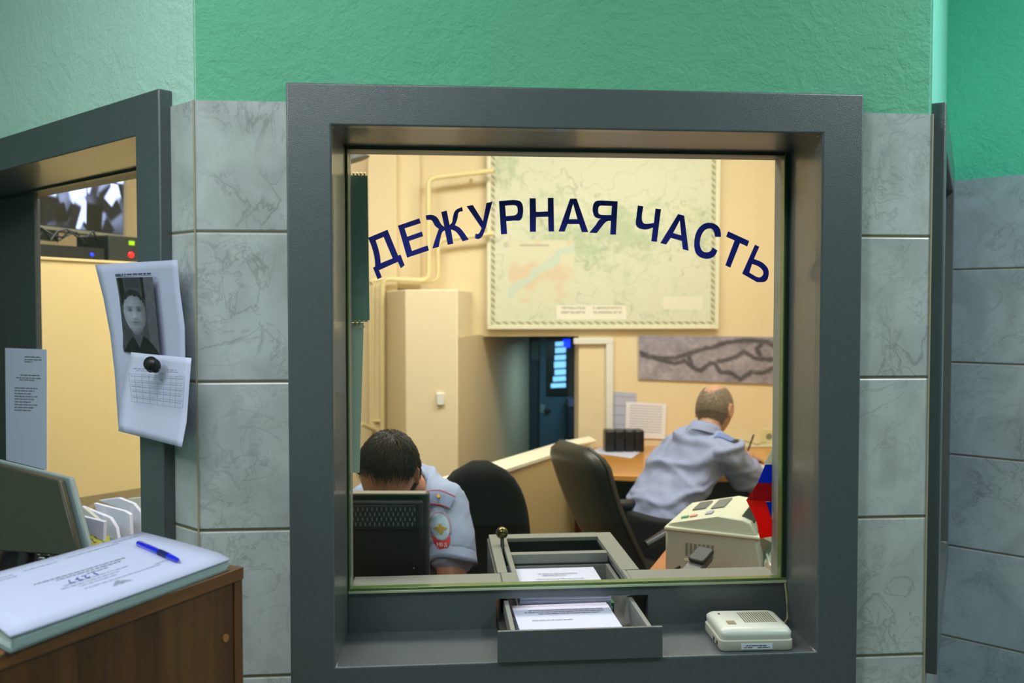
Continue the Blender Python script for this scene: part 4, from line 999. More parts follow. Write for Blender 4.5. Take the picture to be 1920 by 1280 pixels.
b = MB(); nb(b, 996, 1012, 640, 674, dy + .04, dy + .048); b.build('plate', mat('dull_plate', (.32, .40, .42), .5), t, world=True)
LV = mat('glowing_louvre', (.50, .78, .98), .4, emit=1.3)  # slats emit light in place of the daylight they reflect
t = thing('louvre_window', 'small blue-lit louvred window in the dark stairwell behind the beam', 'louvre', PY(1050, 740, dy))
for k, (x_, y_, h_) in enumerate([(1041, 641, 8), (1041, 652, 10), (1040, 666, 9), (1039, 678, 12), (1040, 693, 10), (1037, 706, 9), (1033, 719, 8)]):
    b = MB(); a = PY(x_, y_, dy + .03); c = PY(1061, y_ + h_, dy + .03); b.prism([a, V((c.x, dy + .03, a.z + .004)), V((c.x, dy + .03, c.z + .004)), V((a.x, dy + .03, c.z))], (0, .006, 0)); b.build('slat', LV, t, world=True, bevel=.003)
b = MB(); nb(b, 1057, 1069, 636, 651, dy, dy + .02); b.build('blue_lamp', mat('blue_lamp', (.02, .15, 1), .3, emit=2.5), None, True, label='bright blue square light at the top of the dark stairwell', cat='light')
t = thing('stairwell_crate', 'dark blue-grey box at the right side of the stairwell', 'box', PY(1077, 830, 4.3))
b = MB(); a = PY(1067, 762, 4.3); c = PY(1090, 830, 4.3); b.box(a.x, c.x, 4.3, 4.45, .002, a.z); b.build('body', mat('navy_box', (.10, .12, .22), .6), t, world=True)
b = MB(); b.box(a.x - .005, c.x, 4.29, 4.46, a.z + .0005, a.z + .05); b.build('lid', mat('grey_blue_lid', (.32, .34, .45), .6), t, world=True)

# ------------------------------------------------------------------ far desk and items
FD = .75
pts = [P(1012, 866, FD), P(1024, 872, FD), P(1050, 879, FD), P(1090, 885, FD), P(1133, 889, FD), P(1200, 892, FD), P(1290, 893, FD), V((1.45, 2.12, FD)), V((1.75, 2.06, FD)), V((2.05, 2.06, FD)), V((2.22, 2.4, FD)), V((2.22, BY - .003, FD)), V((.86, BY - .003, FD)), V((.82, 2.70, FD)), P(1060, 846, FD)]
t = thing('writing_desk', 'orange-topped curved desk where the far officer writes', 'desk', (1.2, 2.4, 0))
pts = [V((max(p.x, .60) if i < 2 else p.x, p.y, FD - .028)) for i, p in enumerate(pts)]
pts = [p for p in pts]
b = MB(); b.prism(pts, (0, 0, .028)); b.build('top', wood('honey_laminate', (.82, .58, .26), .85, 3, (.15, 1, 1), rough=.3, coat=.3), t, world=True, bevel=.004)
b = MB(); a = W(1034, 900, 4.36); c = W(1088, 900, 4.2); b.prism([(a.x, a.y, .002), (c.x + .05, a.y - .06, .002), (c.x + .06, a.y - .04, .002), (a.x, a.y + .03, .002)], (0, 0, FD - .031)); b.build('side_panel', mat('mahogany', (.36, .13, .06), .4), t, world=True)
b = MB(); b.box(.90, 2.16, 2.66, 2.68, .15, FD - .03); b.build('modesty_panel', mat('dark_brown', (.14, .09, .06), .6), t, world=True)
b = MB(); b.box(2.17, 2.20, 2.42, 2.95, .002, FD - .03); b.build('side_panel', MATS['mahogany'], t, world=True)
t = thing('desk_organizer', 'black four-cell desk organizer box by the back wall papers', 'organizer', P(1165, 842, FD))
a = P(1128, 838, FD); c = P(1204, 841, FD); hh = .115; yb0 = min(a.y, c.y) - .16
MO = frame((a.x - .015, a.y - .19, FD + .001), (1, -.04, 0)); w_ = (c.x - a.x) + .0
for i in range(4):
    b = MB(); b.box(i * w_ / 4 + .001, (i + 1) * w_ / 4 - .001, 0, .10, 0, hh, M=MO); b.build('cell', mat('organizer_black', (.07, .07, .09), .35), t, world=True, bevel=.008)
b = MB(); q = [P(1104, 846, FD + .001), P(1196, 850, FD + .001), P(1201, 845, FD + .001), P(1190, 858, FD + .001)]
q = [P(1104, 848, FD + .001), P(1125, 839, FD + .001), P(1204, 845, FD + .001), P(1184, 859, FD + .001)]
b.prism(q, (0, 0, .001)); b.build('loose_paper', PAPER, None, True, label='loose white paper lying on the orange desk under the organizer', cat='paper')
t = thing('white_box', 'flat white box at the end of the parapet beside the organizer', 'box', P(1090, 836, .79))
q = [P(1060, 830, .852), P(1075, 837, .852), P(1118, 829, .852), P(1105, 821, .852)]; b = MB(); b.prism([V((p.x, p.y, .8505)) for p in q], (0, 0, .012)); b.build('body', mat('cream_white_box', (.92, .90, .80), .5), t, world=True, bevel=.003)

# ------------------------------------------------------------------ chairs
def office_chair(label, M, w, hgt, leather, rake=.0, seat=.46, arms=True, roundtop=False):
    t = thing('office_chair', label, 'chair', M); zs = seat
    m = mat('black_leather', (.16, .155, .14), .38, spec=.5, bump=.08, bscale=40) if leather else mat('black_fabric', (.028, .028, .03), .9, bump=.3, bscale=300)
    rings = []
    n = 14; z0 = zs + .06
    for i in range(n + 1):
        v = i / n; z = z0 + (hgt - z0) * v
        if roundtop: ww = w / 2 * (1 - max(0, (v - .35) / .65) ** 2.6) ** .5 * (.80 + .2 * min(1, v * 3)) if v < .999 else .03
        else: ww = w / 2 * (.86 + .14 * v) * ((1 - max(0, (v - .82) / .18) ** 2.5 * .45))
        ty = -rake * (z - z0) - .05 * sin(v * pi) * .5; th = .045 if not leather else .052
        th *= (1 - .5 * max(0, (v - .85) / .15) ** 2) if v < .999 else .35
        rings.append(b_ring((0, ty, z), ww, th))
    b = MB(); b.loft(rings); b.build('backrest', m, t, angle=75)
    if leather:
        b = MB(); b.tube([p for p in [(r[0].x * .99, r[0].y, r[0].z) for r in rings]], .006, 8); b.build('piping', BLACKP, t)
        b = MB(); b.tube([(-r[0].x * .99, r[0].y, r[0].z) for r in rings], .006, 8); b.build('piping', BLACKP, t)
    b = MB(); b.loft([[V((x * k, y * k + .22, z)) for x, y, _ in rrect(-w / 2, w / 2, -.23, .23, .09, 0)] for z, k in ((zs - .05, .9), (zs - .03, 1), (zs + .0, 1), (zs + .015, .93))]); b.build('seat', m, t, angle=75)
    if arms:
        for s in (-1, 1):
            b = MB(); x = s * (w / 2 + .03); b.tube([(x, .38, zs + .0), (x, .40, zs + .12), (x, .32, zs + .20), (x, .10, zs + .215), (x, -.02, zs + .17)], [.016, .016, .024, .024, .018], 10); b.build('armrest', mat('black_arm', (.13, .13, .14), .35), t)
    b = MB(); b.tube([(0, .2, .10), (0, .2, zs - .05)], .028, 12); b.build('column', BLACKP, t)
    for k in range(5):
        a = 2 * pi * k / 5; b = MB(); b.tube([(0, .2, .10), (.15 * cos(a), .2 + .15 * sin(a), .085), (.28 * cos(a), .2 + .28 * sin(a), .06)], [.028, .02, .014], 8)
        leg = b.build('leg', BLACKP, t); b = MB(); b.ell((.28 * cos(a), .2 + .28 * sin(a), .028), (.022, .022, .027)); b.build('caster', BLACKP, t)
    return t
def b_ring(c, w, th, n=20, p=3.2):
    out = []
    for i in range(n):
        t_ = 2 * pi * i / n; ct, st = cos(t_), sin(t_)
        out.append(V((c[0] + w * abs(ct) ** (2 / p) * (1 if ct >= 0 else -1), c[1] + th * abs(st) ** (2 / p) * (1 if st >= 0 else -1) + .18 * (ct * ct) * w * .5, c[2])))
    return out
c1_ = W(902, 1000, 3.06)
ztop = W(900, 865, 3.06).z
office_chair('black round-backed office chair behind the near officer', frame((c1_.x, c1_.y, 0), ch(-1, -.25)), .36, ztop, False, .05, .46, False, True)
c2_ = W(1158, 1000, 3.60); z2 = W(1070, 824, 3.62).z
office_chair('dark leather high-backed office chair left of the far officer', frame((c2_.x, c2_.y, 0), ch(.40, -.91)), .43, z2, True, .44, .45, True)

# ------------------------------------------------------------------ people
def remeshed(mb, name, mats, parent, voxel=.006, smooth=6, disp=None, colorfn=None, **k):
    """union of overlapping closed volumes -> one continuous skin"""
    me = bpy.data.meshes.new(name); me.from_pydata([tuple(v) for v in mb.v], [], mb.f)
    bm = bmesh.new(); bm.from_mesh(me); bmesh.ops.recalc_face_normals(bm, faces=bm.faces); bm.to_mesh(me); bm.free()
    o = bpy.data.objects.new('tmp', me); COL.objects.link(o)
    r = o.modifiers.new('r', 'REMESH'); r.mode = 'VOXEL'; r.voxel_size = voxel; r.use_smooth_shade = True
    if smooth: s_ = o.modifiers.new('s', 'SMOOTH'); s_.factor = .5; s_.iterations = smooth
    dg = bpy.context.evaluated_depsgraph_get(); dg.update()
    m2 = bpy.data.meshes.new_from_object(o.evaluated_get(dg)); bpy.data.objects.remove(o)
    if disp:
        ns = [v.normal.copy() for v in m2.vertices]
        for v, n_ in zip(m2.vertices, ns): v.co += n_ * disp(v.co.copy(), n_)
    inv = TM[parent.name].inverted(); m2.transform(inv); m2.name = name
    m2.materials.clear()
    for m in (mats if isinstance(mats, (list, tuple)) else [mats]): m2.materials.append(m)
    m2.polygons.foreach_set('use_smooth', [True] * len(m2.polygons))
    o = bpy.data.objects.new(name, m2); COL.objects.link(o); o.parent = parent; TM[o.name] = TM[parent.name].copy()
    setp(o, **k); return o
def bvh_of(o):
    M = TM[o.name]; me = o.data
    return BVHTree.FromPolygons([M @ v.co for v in me.vertices], [tuple(p.vertices) for p in me.polygons])
def limb(mb, pts, rs, n=16):
    pts = [V(p) for p in pts]
    q = []; rr = []
    for i in range(len(pts) - 1):
        for k in range(6): f = k / 6; q.append(pts[i].lerp(pts[i + 1], f)); rr.append(rs[i] * (1 - f) + rs[i + 1] * f)
    q.append(pts[-1]); rr.append(rs[-1]); mb.tube(q, rr, n)
    for p, r in zip(pts, rs): mb.ell(p, (r * 1.0, r * 1.0, r * 1.0), 16, 10)
def head_pt(x, y, z):
    """shape a unit-sphere direction into a head (x side, y face, z up), metres"""
    X, Y, Z = x * .076, y * .096, z * .116
    if z < 0:
        k = -z; X *= 1 - .30 * k ** 1.6
        if y < 0: Y *= 1 - .38 * k
        Y += .012 * k
    if y > 0: Y *= .94 + .02 * (1 - abs(z))
    g = lambda a, b_, s1, s2: exp(-((X - a) / s1) ** 2 - ((Z - b_) / s2) ** 2) if y > 0 else 0
    Y += .022 * g(0, -.028, .010, .014) + .011 * g(0, -.008, .008, .020) + .006 * g(0, .022, .04, .010)
    Y -= .010 * g(.031, .002, .015, .011) + .010 * g(-.031, .002, .015, .011)
    Y += .007 * g(0, -.062, .020, .006) + .005 * g(0, -.074, .018, .005) - .004 * g(0, -.068, .022, .0025) + .008 * g(0, -.098, .020, .014)
    return V((X, Y, Z))
def add_head(mb, MH):
    n, m = 64, 48; vs = []; fs = []
    for i in range(m + 1):
        ph = pi * i / m
        for j in range(n):
            t_ = 2 * pi * j / n; vs.append(MH @ head_pt(sin(ph) * cos(t_), sin(ph) * sin(t_), cos(ph)))
    for i in range(m):
        for j in range(n): a = i * n + j; b_ = i * n + (j + 1) % n; fs.append((a, a + n, b_ + n, b_))
    mb.add(vs, fs)
    for s in (-1, 1):   # ears: rim, bowl, lobe
        R = MH.to_3x3(); c = MH @ V((s * .078, -.006, -.010))
        rim = [MH @ V((s * (.080 + .006 * (cos(a) < 0)), -.008 + -.016 * cos(a), -.006 + .030 * sin(a))) for a in [2 * pi * k / 18 for k in range(19)]]
        mb.tube(rim, .0052, 8, cap=True); mb.ell(MH @ V((s * .077, -.008, -.008)), (.006, .013, .024), 12, 8, R=R)
def hair(parent, MH, mask, L, n, m, seedd, lift=.006, flow=(0, 1, -.2), strand_r=.0011, col2=None):
    """short strands combed over the scalp, plus an undercap"""
    rnd = random.Random(seedd); b = MB(); cnt = 0
    while cnt < n:
        th = rnd.uniform(0, 2 * pi); cz = rnd.uniform(-.75, 1); s = sqrt(1 - cz * cz); d = V((s * cos(th), s * sin(th), cz))
        if not mask(d.x, d.y, d.z, rnd): continue
        p = head_pt(*d); nrm = V((d.x / .076, d.y / .096, d.z / .116)).normalized()
        crown = V((0, -.45, .9)); away = (d - crown); away = away - nrm * away.dot(nrm)
        fl = (away.normalized() * .8 if away.length > 1e-3 else V((0, 1, 0))) + V(flow) * .5 + V((rnd.gauss(0, .18), rnd.gauss(0, .18), rnd.gauss(0, .12)))
        fl = (fl - nrm * fl.dot(nrm)).normalized(); l = L * rnd.uniform(.7, 1.2)
        side = nrm.cross(fl).normalized() * strand_r
        pts_ = []
        for k in range(4):
            q = k / 3; c = p + fl * l * q; c2 = V((c.x / .076, c.y / .096, c.z / .116))
            if d.z > -.2: c = V((c2.x * .076, c2.y * .096, c2.z * .116)) / max(c2.length, 1e-6) if True else c
            dn = c.normalized(); c = c + dn * (lift * (.5 + .9 * sin(pi * min(1, q + .15)))) * rnd.uniform(.7, 1.2); pts_.append((c, side * (1 - q * .8)))
        i0 = len(b.v)
        for c, sd in pts_: b.v += [MH @ (c - sd), MH @ (c + sd), MH @ (c + c.normalized() * sd.length)]
        for k in range(3):
            for (u_, w_) in ((0, 1), (1, 2), (2, 0)): a0_ = i0 + k * 3; b.f.append((a0_ + u_, a0_ + w_, a0_ + 3 + w_, a0_ + 3 + u_)); b.m.append(0)
        cnt += 1
    nn_, mm = 72, 54
    for i in range(mm):
        for j in range(nn_):
            qd = []
            for (ii, jj) in ((i, j), (i + 1, j), (i + 1, j + 1), (i, j + 1)):
                ph = pi * ii / mm; t_ = 2 * pi * jj / nn_; qd.append((sin(ph) * cos(t_), sin(ph) * sin(t_), cos(ph)))
            cx_ = [sum(q[k] for q in qd) / 4 for k in range(3)]
            if mask(*cx_, None):
                i0 = len(b.v)
                for q in qd: p = head_pt(*q); b.v.append(MH @ (p + p.normalized() * (lift * .55)))
                b.f.append((i0, i0 + 1, i0 + 2, i0 + 3)); b.m.append(0)
    return b.build('hair', m, parent, world=True, angle=180)
def add_hand(mb, wrist, d, palm, curl=.5, side=1, grip=False):
    """palm plus four jointed fingers and a thumb leaving the side of the palm"""
    d = V(d).normalized(); palm = V(palm); palm = (palm - d * palm.dot(d)).normalized(); sv = d.cross(palm).normalized() * side; w = V(wrist)
    rings = []
    for k, (t_, a, c) in enumerate(((0, .028, .019), (.03, .036, .017), (.065, .042, .015), (.09, .040, .012))):
        rings.append(mb.ring(w + d * t_, sv * a, palm * c, 16, 2.6))
    mb.loft(rings)
    for i, (o_, l) in enumerate(((-.031, .066), (-.0105, .076), (.0105, .072), (.031, .058))):
        p = w + d * (.088 - abs(o_) * .15) + sv * o_; dirn = (d + sv * o_ * 3).normalized(); a = curl * (1 + .12 * i); pts_ = [p]
        for k, fr_ in enumerate((.45, .3, .25)):
            dirn = (dirn * cos(a) + palm * sin(a)).normalized(); p = p + dirn * l * fr_; pts_.append(p)
        limb(mb, pts_, [.0090, .0085, .0078, .0068], 10)
    p = w + d * .022 - sv * .030; t1 = (d * .6 - sv * .65 + palm * (.35 if not grip else .6)).normalized(); p1_ = p + t1 * .040; t2 = (d * .85 + sv * (-.1 if not grip else .25) + palm * .4).normalized(); p2_ = p1_ + t2 * .030; p3_ = p2_ + t2 * .024
    limb(mb, [p + sv * .012, p1_, p2_, p3_], [.014, .011, .0095, .008], 10)
SKIN = mat('skin', (.80, .56, .43), .5, vary=.06, vscale=25); SKIN2 = mat('skin_ruddy', (.74, .56, .46), .5, vary=.08, vscale=25)
SHIRT = mat('pale_blue_shirt', (.60, .66, .80), .8, bump=.05, bscale=500)
SHIRT2 = mat('grey_blue_shirt', (.56, .60, .74), .8, bump=.05, bscale=500)
TROU = mat('dark_trousers', (.06, .065, .08), .85)
def hmat(c, f, up):
    f = V(f).normalized(); up = V(up); up = (up - f * up.dot(f)).normalized(); x = f.cross(up); m_ = Matrix((x, f, up)).transposed().to_4x4(); m_.translation = V(c); return m_
def folds(seed_, amp, dirs):
    def f(p, n_):
        s = 0
        for (d_, fr_, a_) in dirs:
            q = p.dot(V(d_)) * fr_ + 2.2 * noise.noise(p * 7 + V((seed_, 0, 0))); s += a_ * (max(0, sin(q)) ** 3 - .2) * (.5 + noise.noise(p * 5 + V((0, seed_, 0))))
        return amp * s + amp * .5 * noise.noise(p * 18)
    return f
# --- near officer, head bowed over the desk
HC = W(728, 884, 2.50)
fdir = ch(-.14, -.72, -.68); MH1 = hmat(HC, fdir, ch(.05, -.68, .73))
t1 = thing('person', 'person in pale blue uniform shirt with dark hair, head bowed behind the monitor', 'person', V((HC.x, HC.y + .25, 0)))
NB = W(775, 912, 2.66); SL = W(846, 948, 2.64); SRr = W(678, 950, 2.62); EL = W(851, 1058, 2.50); ER = W(640, 1075, 2.45)
HL = W(700, 1095, 2.36); HR = W(742, 1098, 2.40)
EL.z = max(EL.z, DZ + .055); EL.z = DZ + .055; HL.z = DZ + .035; HR.z = DZ + .035; ER.z = DZ + .05
CH = V(((SL.x + SRr.x) / 2, SL.y + .07, .86)); PV = V((CH.x + .01, CH.y + .20, .54))
b = MB(); add_head(b, MH1); limb(b, [NB + V((-.0, .03, -.03)), HC + (MH1.to_3x3() @ V((0, -.045, -.06)))], [.058, .052])
b.loft([b.ring(CH + V((0, -.0, .07)), V((.12, 0, 0)), V((0, .06, .02))), b.ring(CH, V((.16, 0, 0)), V((0, .10, .02))), b.ring(PV + V((0, 0, .1)), V((.14, 0, 0)), V((0, .09, 0))), b.ring(PV, V((.16, 0, 0)), V((0, .11, 0)))])
limb(b, [CH + V((-.03, 0, .05)), SL + V((-.02, 0, -.01)), EL, HL], [.042, .042, .042, .028]); limb(b, [CH + V((.03, 0, .05)), SRr + V((.02, 0, -.01)), ER, HR], [.042, .042, .042, .028])
add_hand(b, HL, (HL - EL), (0, 0, -1), .35, -1); add_hand(b, HR, (HR - ER), (0, 0, -1), .35, 1)
for s in (-1, 1):
    hp = PV + V((s * .09, 0, -.02)); kn = V((hp.x + s * .04, .80, .50)); an = V((kn.x, .82, .10)); limb(b, [hp, kn, an, an + V((0, -.12, -.055))], [.085, .06, .042, .035])
remeshed(b, 'body', SKIN, t1, .0055, 5)
b = MB()
for s in (-1, 1):
    hp = PV + V((s * .09, 0, -.02)); kn = V((hp.x + s * .04, .80, .50)); an = V((kn.x, .82, .12)); limb(b, [hp, kn, an], [.098, .075, .065])
b.loft([b.ring(PV + V((0, 0, -.07)), V((.17, 0, 0)), V((0, .12, 0))), b.ring(PV + V((0, 0, .09)), V((.165, 0, 0)), V((0, .115, 0)))])
remeshed(b, 'trousers', TROU, t1, .010, 4)
# shirt
b = MB(); sr = lambda c, a, d_, p=2.3: b.ring(c, a, d_, 24, p)
ax = (SL - SRr).normalized()
b.loft([sr(NB + V((-.01, .045, .028)), ax * .075, V((0, .06, .03))), sr(NB + V((-.02, .07, -.015)), ax * .13, V((0, .09, .03))), sr(CH + V((0, .0, .06)), ax * .185, V((0, .115, .03))), sr(CH + V((0, .03, -.04)), ax * .185, V((0, .125, .03))), sr(CH.lerp(PV, .6), ax * .165, V((0, .115, 0))), sr(PV, ax * .18, V((0, .13, 0)))])
SH = SL.lerp(EL, .55)
limb(b, [NB + V((.05, .06, -.02)), SL + V((-.018, .01, -.002)), SL.lerp(EL, .45) + V((.002, 0, 0)), SH], [.055, .070, .066, .068], 20)
limb(b, [NB + V((-.10, .06, -.02)), SRr + V((.018, .01, 0)), SRr.lerp(ER, .72)], [.055, .070, .064], 20)
sh1 = remeshed(b, 'shirt', SHIRT, t1, .0055, 8, folds(3, .008, [((.6, .2, -1), 95, 1), ((1, 0, .5), 60, .7)]))
# open sleeve cuff
b = MB(); dA = (EL - SL).normalized(); s1 = dA.cross(FH).normalized(); s2 = dA.cross(s1)
for k, (r_, o_) in enumerate(((.062, -.03), (.067, .0), (.069, .022), (.071, .036))): b.v += [SH + dA * o_ + s1 * r_ * cos(a) + s2 * r_ * sin(a) + dA * .008 * sin(a * 2) for a in [2 * pi * j / 32 for j in range(32)]]
for k in range(3):
    for j in range(32): b.f.append((k * 32 + j, k * 32 + (j + 1) % 32, (k + 1) * 32 + (j + 1) % 32, (k + 1) * 32 + j)); b.m.append(0)
o = b.build('sleeve_cuff', SHIRT, t1, world=True, angle=180); md = o.modifiers.new('s', 'SOLIDIFY'); md.thickness = .002
# collar
b = MB(); cc = NB + V((-.014, .020, -.004)); rings = []
MHr = MH1.to_3x3(); na = (HC - cc).normalized(); u1 = na.cross(V((1, 0, 0))).normalized(); u2 = na.cross(u1)
for (h_, r_) in ((-.020, .060), (.010, .056), (.020, .058), (.004, .065), (-.016, .070)): rings.append([cc + na * h_ + u1 * r_ * cos(a) + u2 * r_ * sin(a) for a in [2 * pi * j / 28 for j in range(28)]])
b.loft(rings, cap=False); b.build('collar', SHIRT, t1, world=True, angle=180)
m1 = lambda x, y, z, r: (z > -.02 - (.0 if y < .0 else 0) and (y < .74 - .35 * (1 - z) * .5 or z > .58)) and not (abs(x) > .86 and -.35 < y < .2 and z < .02) or (y < -.15 and z > -.55 and not (abs(x) > .80 and z < .0 and y > -.3))
def mk1(x, y, z, r):
    j = (noise.noise(V((x * 9, y * 9, z * 9))) * .06 if r is None else r.gauss(0, .05))
    if y > .35: return z > .80 + j * 1.6 - .55 * max(0, abs(x) - .40)
    if y > -.22: return z > ((.45 if r is not None else .22) if abs(x) > .5 else .3) + j
    return z > -.60 + j
HAIRD = mat('dark_brown_hair', (.22, .165, .115), .36, vary=.45, vscale=60)
hair(t1, MH1, mk1, .042, 5200, HAIRD, 4, .010)
for s in (-1, 1):
    b = MB(); b.ell(MH1 @ V((s * .031, .078, .002)), (.0115, .0115, .0115)); b.build('eye', mat('eye_white', (.85, .83, .8), .2), t1, world=True)

def decal(bv, outline, cen, ex_, ey_, nrm, off, m, name, parent, grid=None):
    """flat outline conformed onto a garment; points cast along -nrm"""
    n_ = 40; xs = [p[0] for p in outline]; ys = [p[1] for p in outline]; x0_, x1_, y0_, y1_ = min(xs), max(xs), min(ys), max(ys)
    def inside(x, y):
        c = False; j = len(outline) - 1
        for i in range(len(outline)):
            xi, yi = outline[i]; xj, yj = outline[j]
            if (yi > y) != (yj > y) and x < (xj - xi) * (y - yi) / (yj - yi) + xi: c = not c
            j = i
        return c
    b = MB(); idx = {}
    def vert(i, j):
        if (i, j) in idx: return idx[(i, j)]
        x = x0_ + (x1_ - x0_) * i / n_; y = y0_ + (y1_ - y0_) * j / n_; o_ = cen + ex_ * x + ey_ * y + nrm * .15
        h_, hn, _, _ = bv.ray_cast(o_, -nrm, .4)
        if h_ is None: h_ = cen + ex_ * x + ey_ * y
        idx[(i, j)] = len(b.v); b.v.append(h_ + nrm * off); return idx[(i, j)]
    for i in range(n_):
        for j in range(n_):
            if inside(x0_ + (x1_ - x0_) * (i + .5) / n_, y0_ + (y1_ - y0_) * (j + .5) / n_):
                b.f.append((vert(i, j), vert(i + 1, j), vert(i + 1, j + 1), vert(i, j + 1))); b.m.append(0)
    return b.build(name, m, parent, world=True, angle=180)
bv = bvh_of(sh1)
pc = W(827, 992, 2.52); nr = ch(.18, -.98, .05).normalized(); ey_ = ch(-.05, 0, 1).normalized(); ex_ = ey_.cross(nr).normalized() * -1
ex_ = nr.cross(ey_).normalized() * -1
if ex_.dot(RT) < 0: ex_ = -ex_
def shield(sx, sy): return [(sx * sin(a) * (1 if cos(a) > -.3 else .82), sy * (cos(a) if cos(a) > -.75 else cos(a) * 1.12)) for a in [2 * pi * k / 40 for k in range(40)]]
RED = mat('patch_red', (.78, .20, .22), .7); BLU = mat('patch_blue', (.66, .78, .88), .7); GOLD = mat('gold_thread', (.72, .60, .28), .6); PINK = mat('patch_border', (.66, .46, .56), .7)
decal(bv, shield(.0305, .058), pc, ex_, ey_, nr, .0020, PINK, 'shoulder_patch', t1)
decal(bv, shield(.0285, .056), pc, ex_, ey_, nr, .0026, SHIRT, 'patch_field', t1)
decal(bv, [(-.0255, -.024), (.0255, -.024), (.019, -.042), (.009, -.053), (0, -.057), (-.009, -.053), (-.019, -.042)], pc, ex_, ey_, nr, .0030, RED, 'patch_base', t1)
decal(bv, [(.0275 * cos(a), .0365 * sin(a) + .004) for a in [2 * pi * k / 30 for k in range(30)]], pc, ex_, ey_, nr, .0033, PINK, 'disc_border', t1)
decal(bv, [(x, y + .004) for x, y in [(.0255 * cos(a), .034 * sin(a)) for a in [2 * pi * k / 30 for k in range(30)]]], pc, ex_, ey_, nr, .0037, BLU, 'patch_disc', t1)
eagle = [(0, .010), (.003, .013), (.006, .010), (.004, .006), (.010, .005), (.023, .001), (.015, -.003), (.008, -.004), (.009, -.010), (.005, -.009), (.003, -.015), (0, -.012), (-.003, -.015), (-.005, -.009), (-.009, -.010), (-.008, -.004), (-.015, -.003), (-.023, .001), (-.010, .005), (-.004, .006), (-.006, .010), (-.003, .013)]
decal(bv, [(x * .9, y * 1.1 - .002) for x, y in eagle], pc, ex_, ey_, nr, .0043, GOLD, 'patch_eagle', t1)
b = MB()
def strokes(mb, segs, cen, sc_, w=.0007):
    for seg in segs:
        pth = []
        for x, y in seg:
            o_ = cen + ex_ * (x * sc_) + ey_ * (y * sc_) + nr * .15; h_, _, _, _ = bv.ray_cast(o_, -nr, .4)
            pth.append((h_ if h_ else o_ - nr * .15) + nr * .004)
        mb.tube(pth, w, 5)
MVD = [[[(0, 0), (0, 1), (.35, .4), (.7, 1), (.7, 0)]], [[(0, 0), (0, 1), (.45, .9), (.45, .55), (0, .5), (.5, .45), (.5, .05), (0, 0)]], [[(-.05, -.2), (-.05, 0), (.1, .15), (.2, 1), (.55, 1), (.55, 0), (.65, 0), (.65, -.2)], [(-.05, 0), (.6, 0)]]]
for k, gl_ in enumerate(MVD): strokes(b, gl_, pc + ex_ * (-.013 + k * .0095) + ey_ * -.046, .009)
b.build('patch_letters', mat('white_thread', (.88, .88, .9), .7), t1, world=True)
# shoulder board
e0 = W(784, 903, 2.58); e1_ = W(845, 940, 2.58); ed = (e1_ - e0); el = ed.length; ed = ed.normalized(); en = ch(.05, -.62, .78).normalized(); es = en.cross(ed).normalized()
def ep(x0_, x1_, y0_, y1_, off, m, nm): return decal(bv, [(x0_, y0_), (x1_, y0_), (x1_, y1_), (x0_, y1_)], e0, ed, es, en, off, m, nm, t1)
ep(-.01, el + .006, -.021, .021, .0050, mat('shoulder_board', (.56, .63, .80), .7), 'shoulder_board')
ep(-.01, el + .006, -.021, -.0185, .0058, RED, 'board_stripe'); ep(-.01, el + .006, .0185, .021, .0058, RED, 'board_stripe')
ep(.0, el + .004, -.009, -.0075, .0056, RED, 'board_stripe') if False else None
for nm, x_, r_ in (('star', el * .62, .0075), ('star', el * .12, .0085)):
    o_ = e0 + ed * x_ + en * .15; h_, _, _, _ = bv.ray_cast(o_, -en, .4); h_ = h_ or e0 + ed * x_
    b = MB(); pts_ = []
    for k in range(10): rr_ = r_ * (1 if k % 2 == 0 else .5); a = 2 * pi * k / 10; pts_.append(h_ + en * .006 + ed * rr_ * cos(a) + es * rr_ * sin(a))
    b.prism(pts_, en * .003); b.build(nm, mat('gilt_metal', (.92, .76, .32), .25, metal=.8), t1, world=True)

# --- far officer, seen from behind, writing
HC2 = W(1340, 768, 4.02); MH2 = hmat(HC2, ch(.56, .72, -.40), ch(.20, .36, .90))
t2 = thing('person', 'balding person in grey-blue uniform shirt writing at the far desk, back turned', 'person', V((HC2.x, HC2.y - .1, 0)))
NB2 = W(1324, 804, 3.98); S_L = W(1268, 836, 4.12); S_R = W(1366, 852, 3.84); E_R = W(1416, 914, 3.93); E_R.z = .735
H_R = W(1401, 868, 4.30); H_R.z = FD + .045; E_L = V((S_L.x + .22, S_L.y + .32, FD + .05)); H_L = V((E_L.x + .18, E_L.y - .02, FD + .03))
CH2 = W(1282, 880, 3.98); MD2 = W(1248, 930, 3.92); PV2 = W(1238, 985, 3.86); 
PV2.z = .50; 
b = MB(); add_head(b, MH2); limb(b, [NB2 + V((-.02, -.02, -.03)), HC2 + MH2.to_3x3() @ V((0, -.016, -.07))], [.058, .050])
bd = (S_R - S_L); bd.z = 0; bd = bd.normalized(); fd = V((-bd.y, bd.x, 0))
def tr(c, a, d_, p=2.3, n=24): return b.ring(c, bd * a, fd * d_, n, p)
b.loft([tr(NB2 + V((0, 0, -.03)), .09, .06), tr(NB2.lerp(CH2, .45), .16, .09), tr(CH2, .165, .10), tr(MD2, .15, .10), tr(PV2 + V((0, 0, .08)), .15, .11), tr(PV2, .17, .12)])
limb(b, [NB2.lerp(S_R, .5) + V((0, 0, -.03)), S_R, E_R, H_R], [.05, .055, .042, .028]); limb(b, [NB2.lerp(S_L, .5) + V((0, 0, -.03)), S_L, E_L, H_L], [.05, .055, .042, .028])
add_hand(b, H_R, (H_R - E_R) * 1.0 + V((0, 0, .0)), (-.3, 0, -1), .75, -1, True); add_hand(b, H_L, (H_L - E_L), (0, 0, -1), .3, 1)
fwd2 = ch(.45, .85).normalized(); sd2 = V((-fwd2.y, fwd2.x, 0))
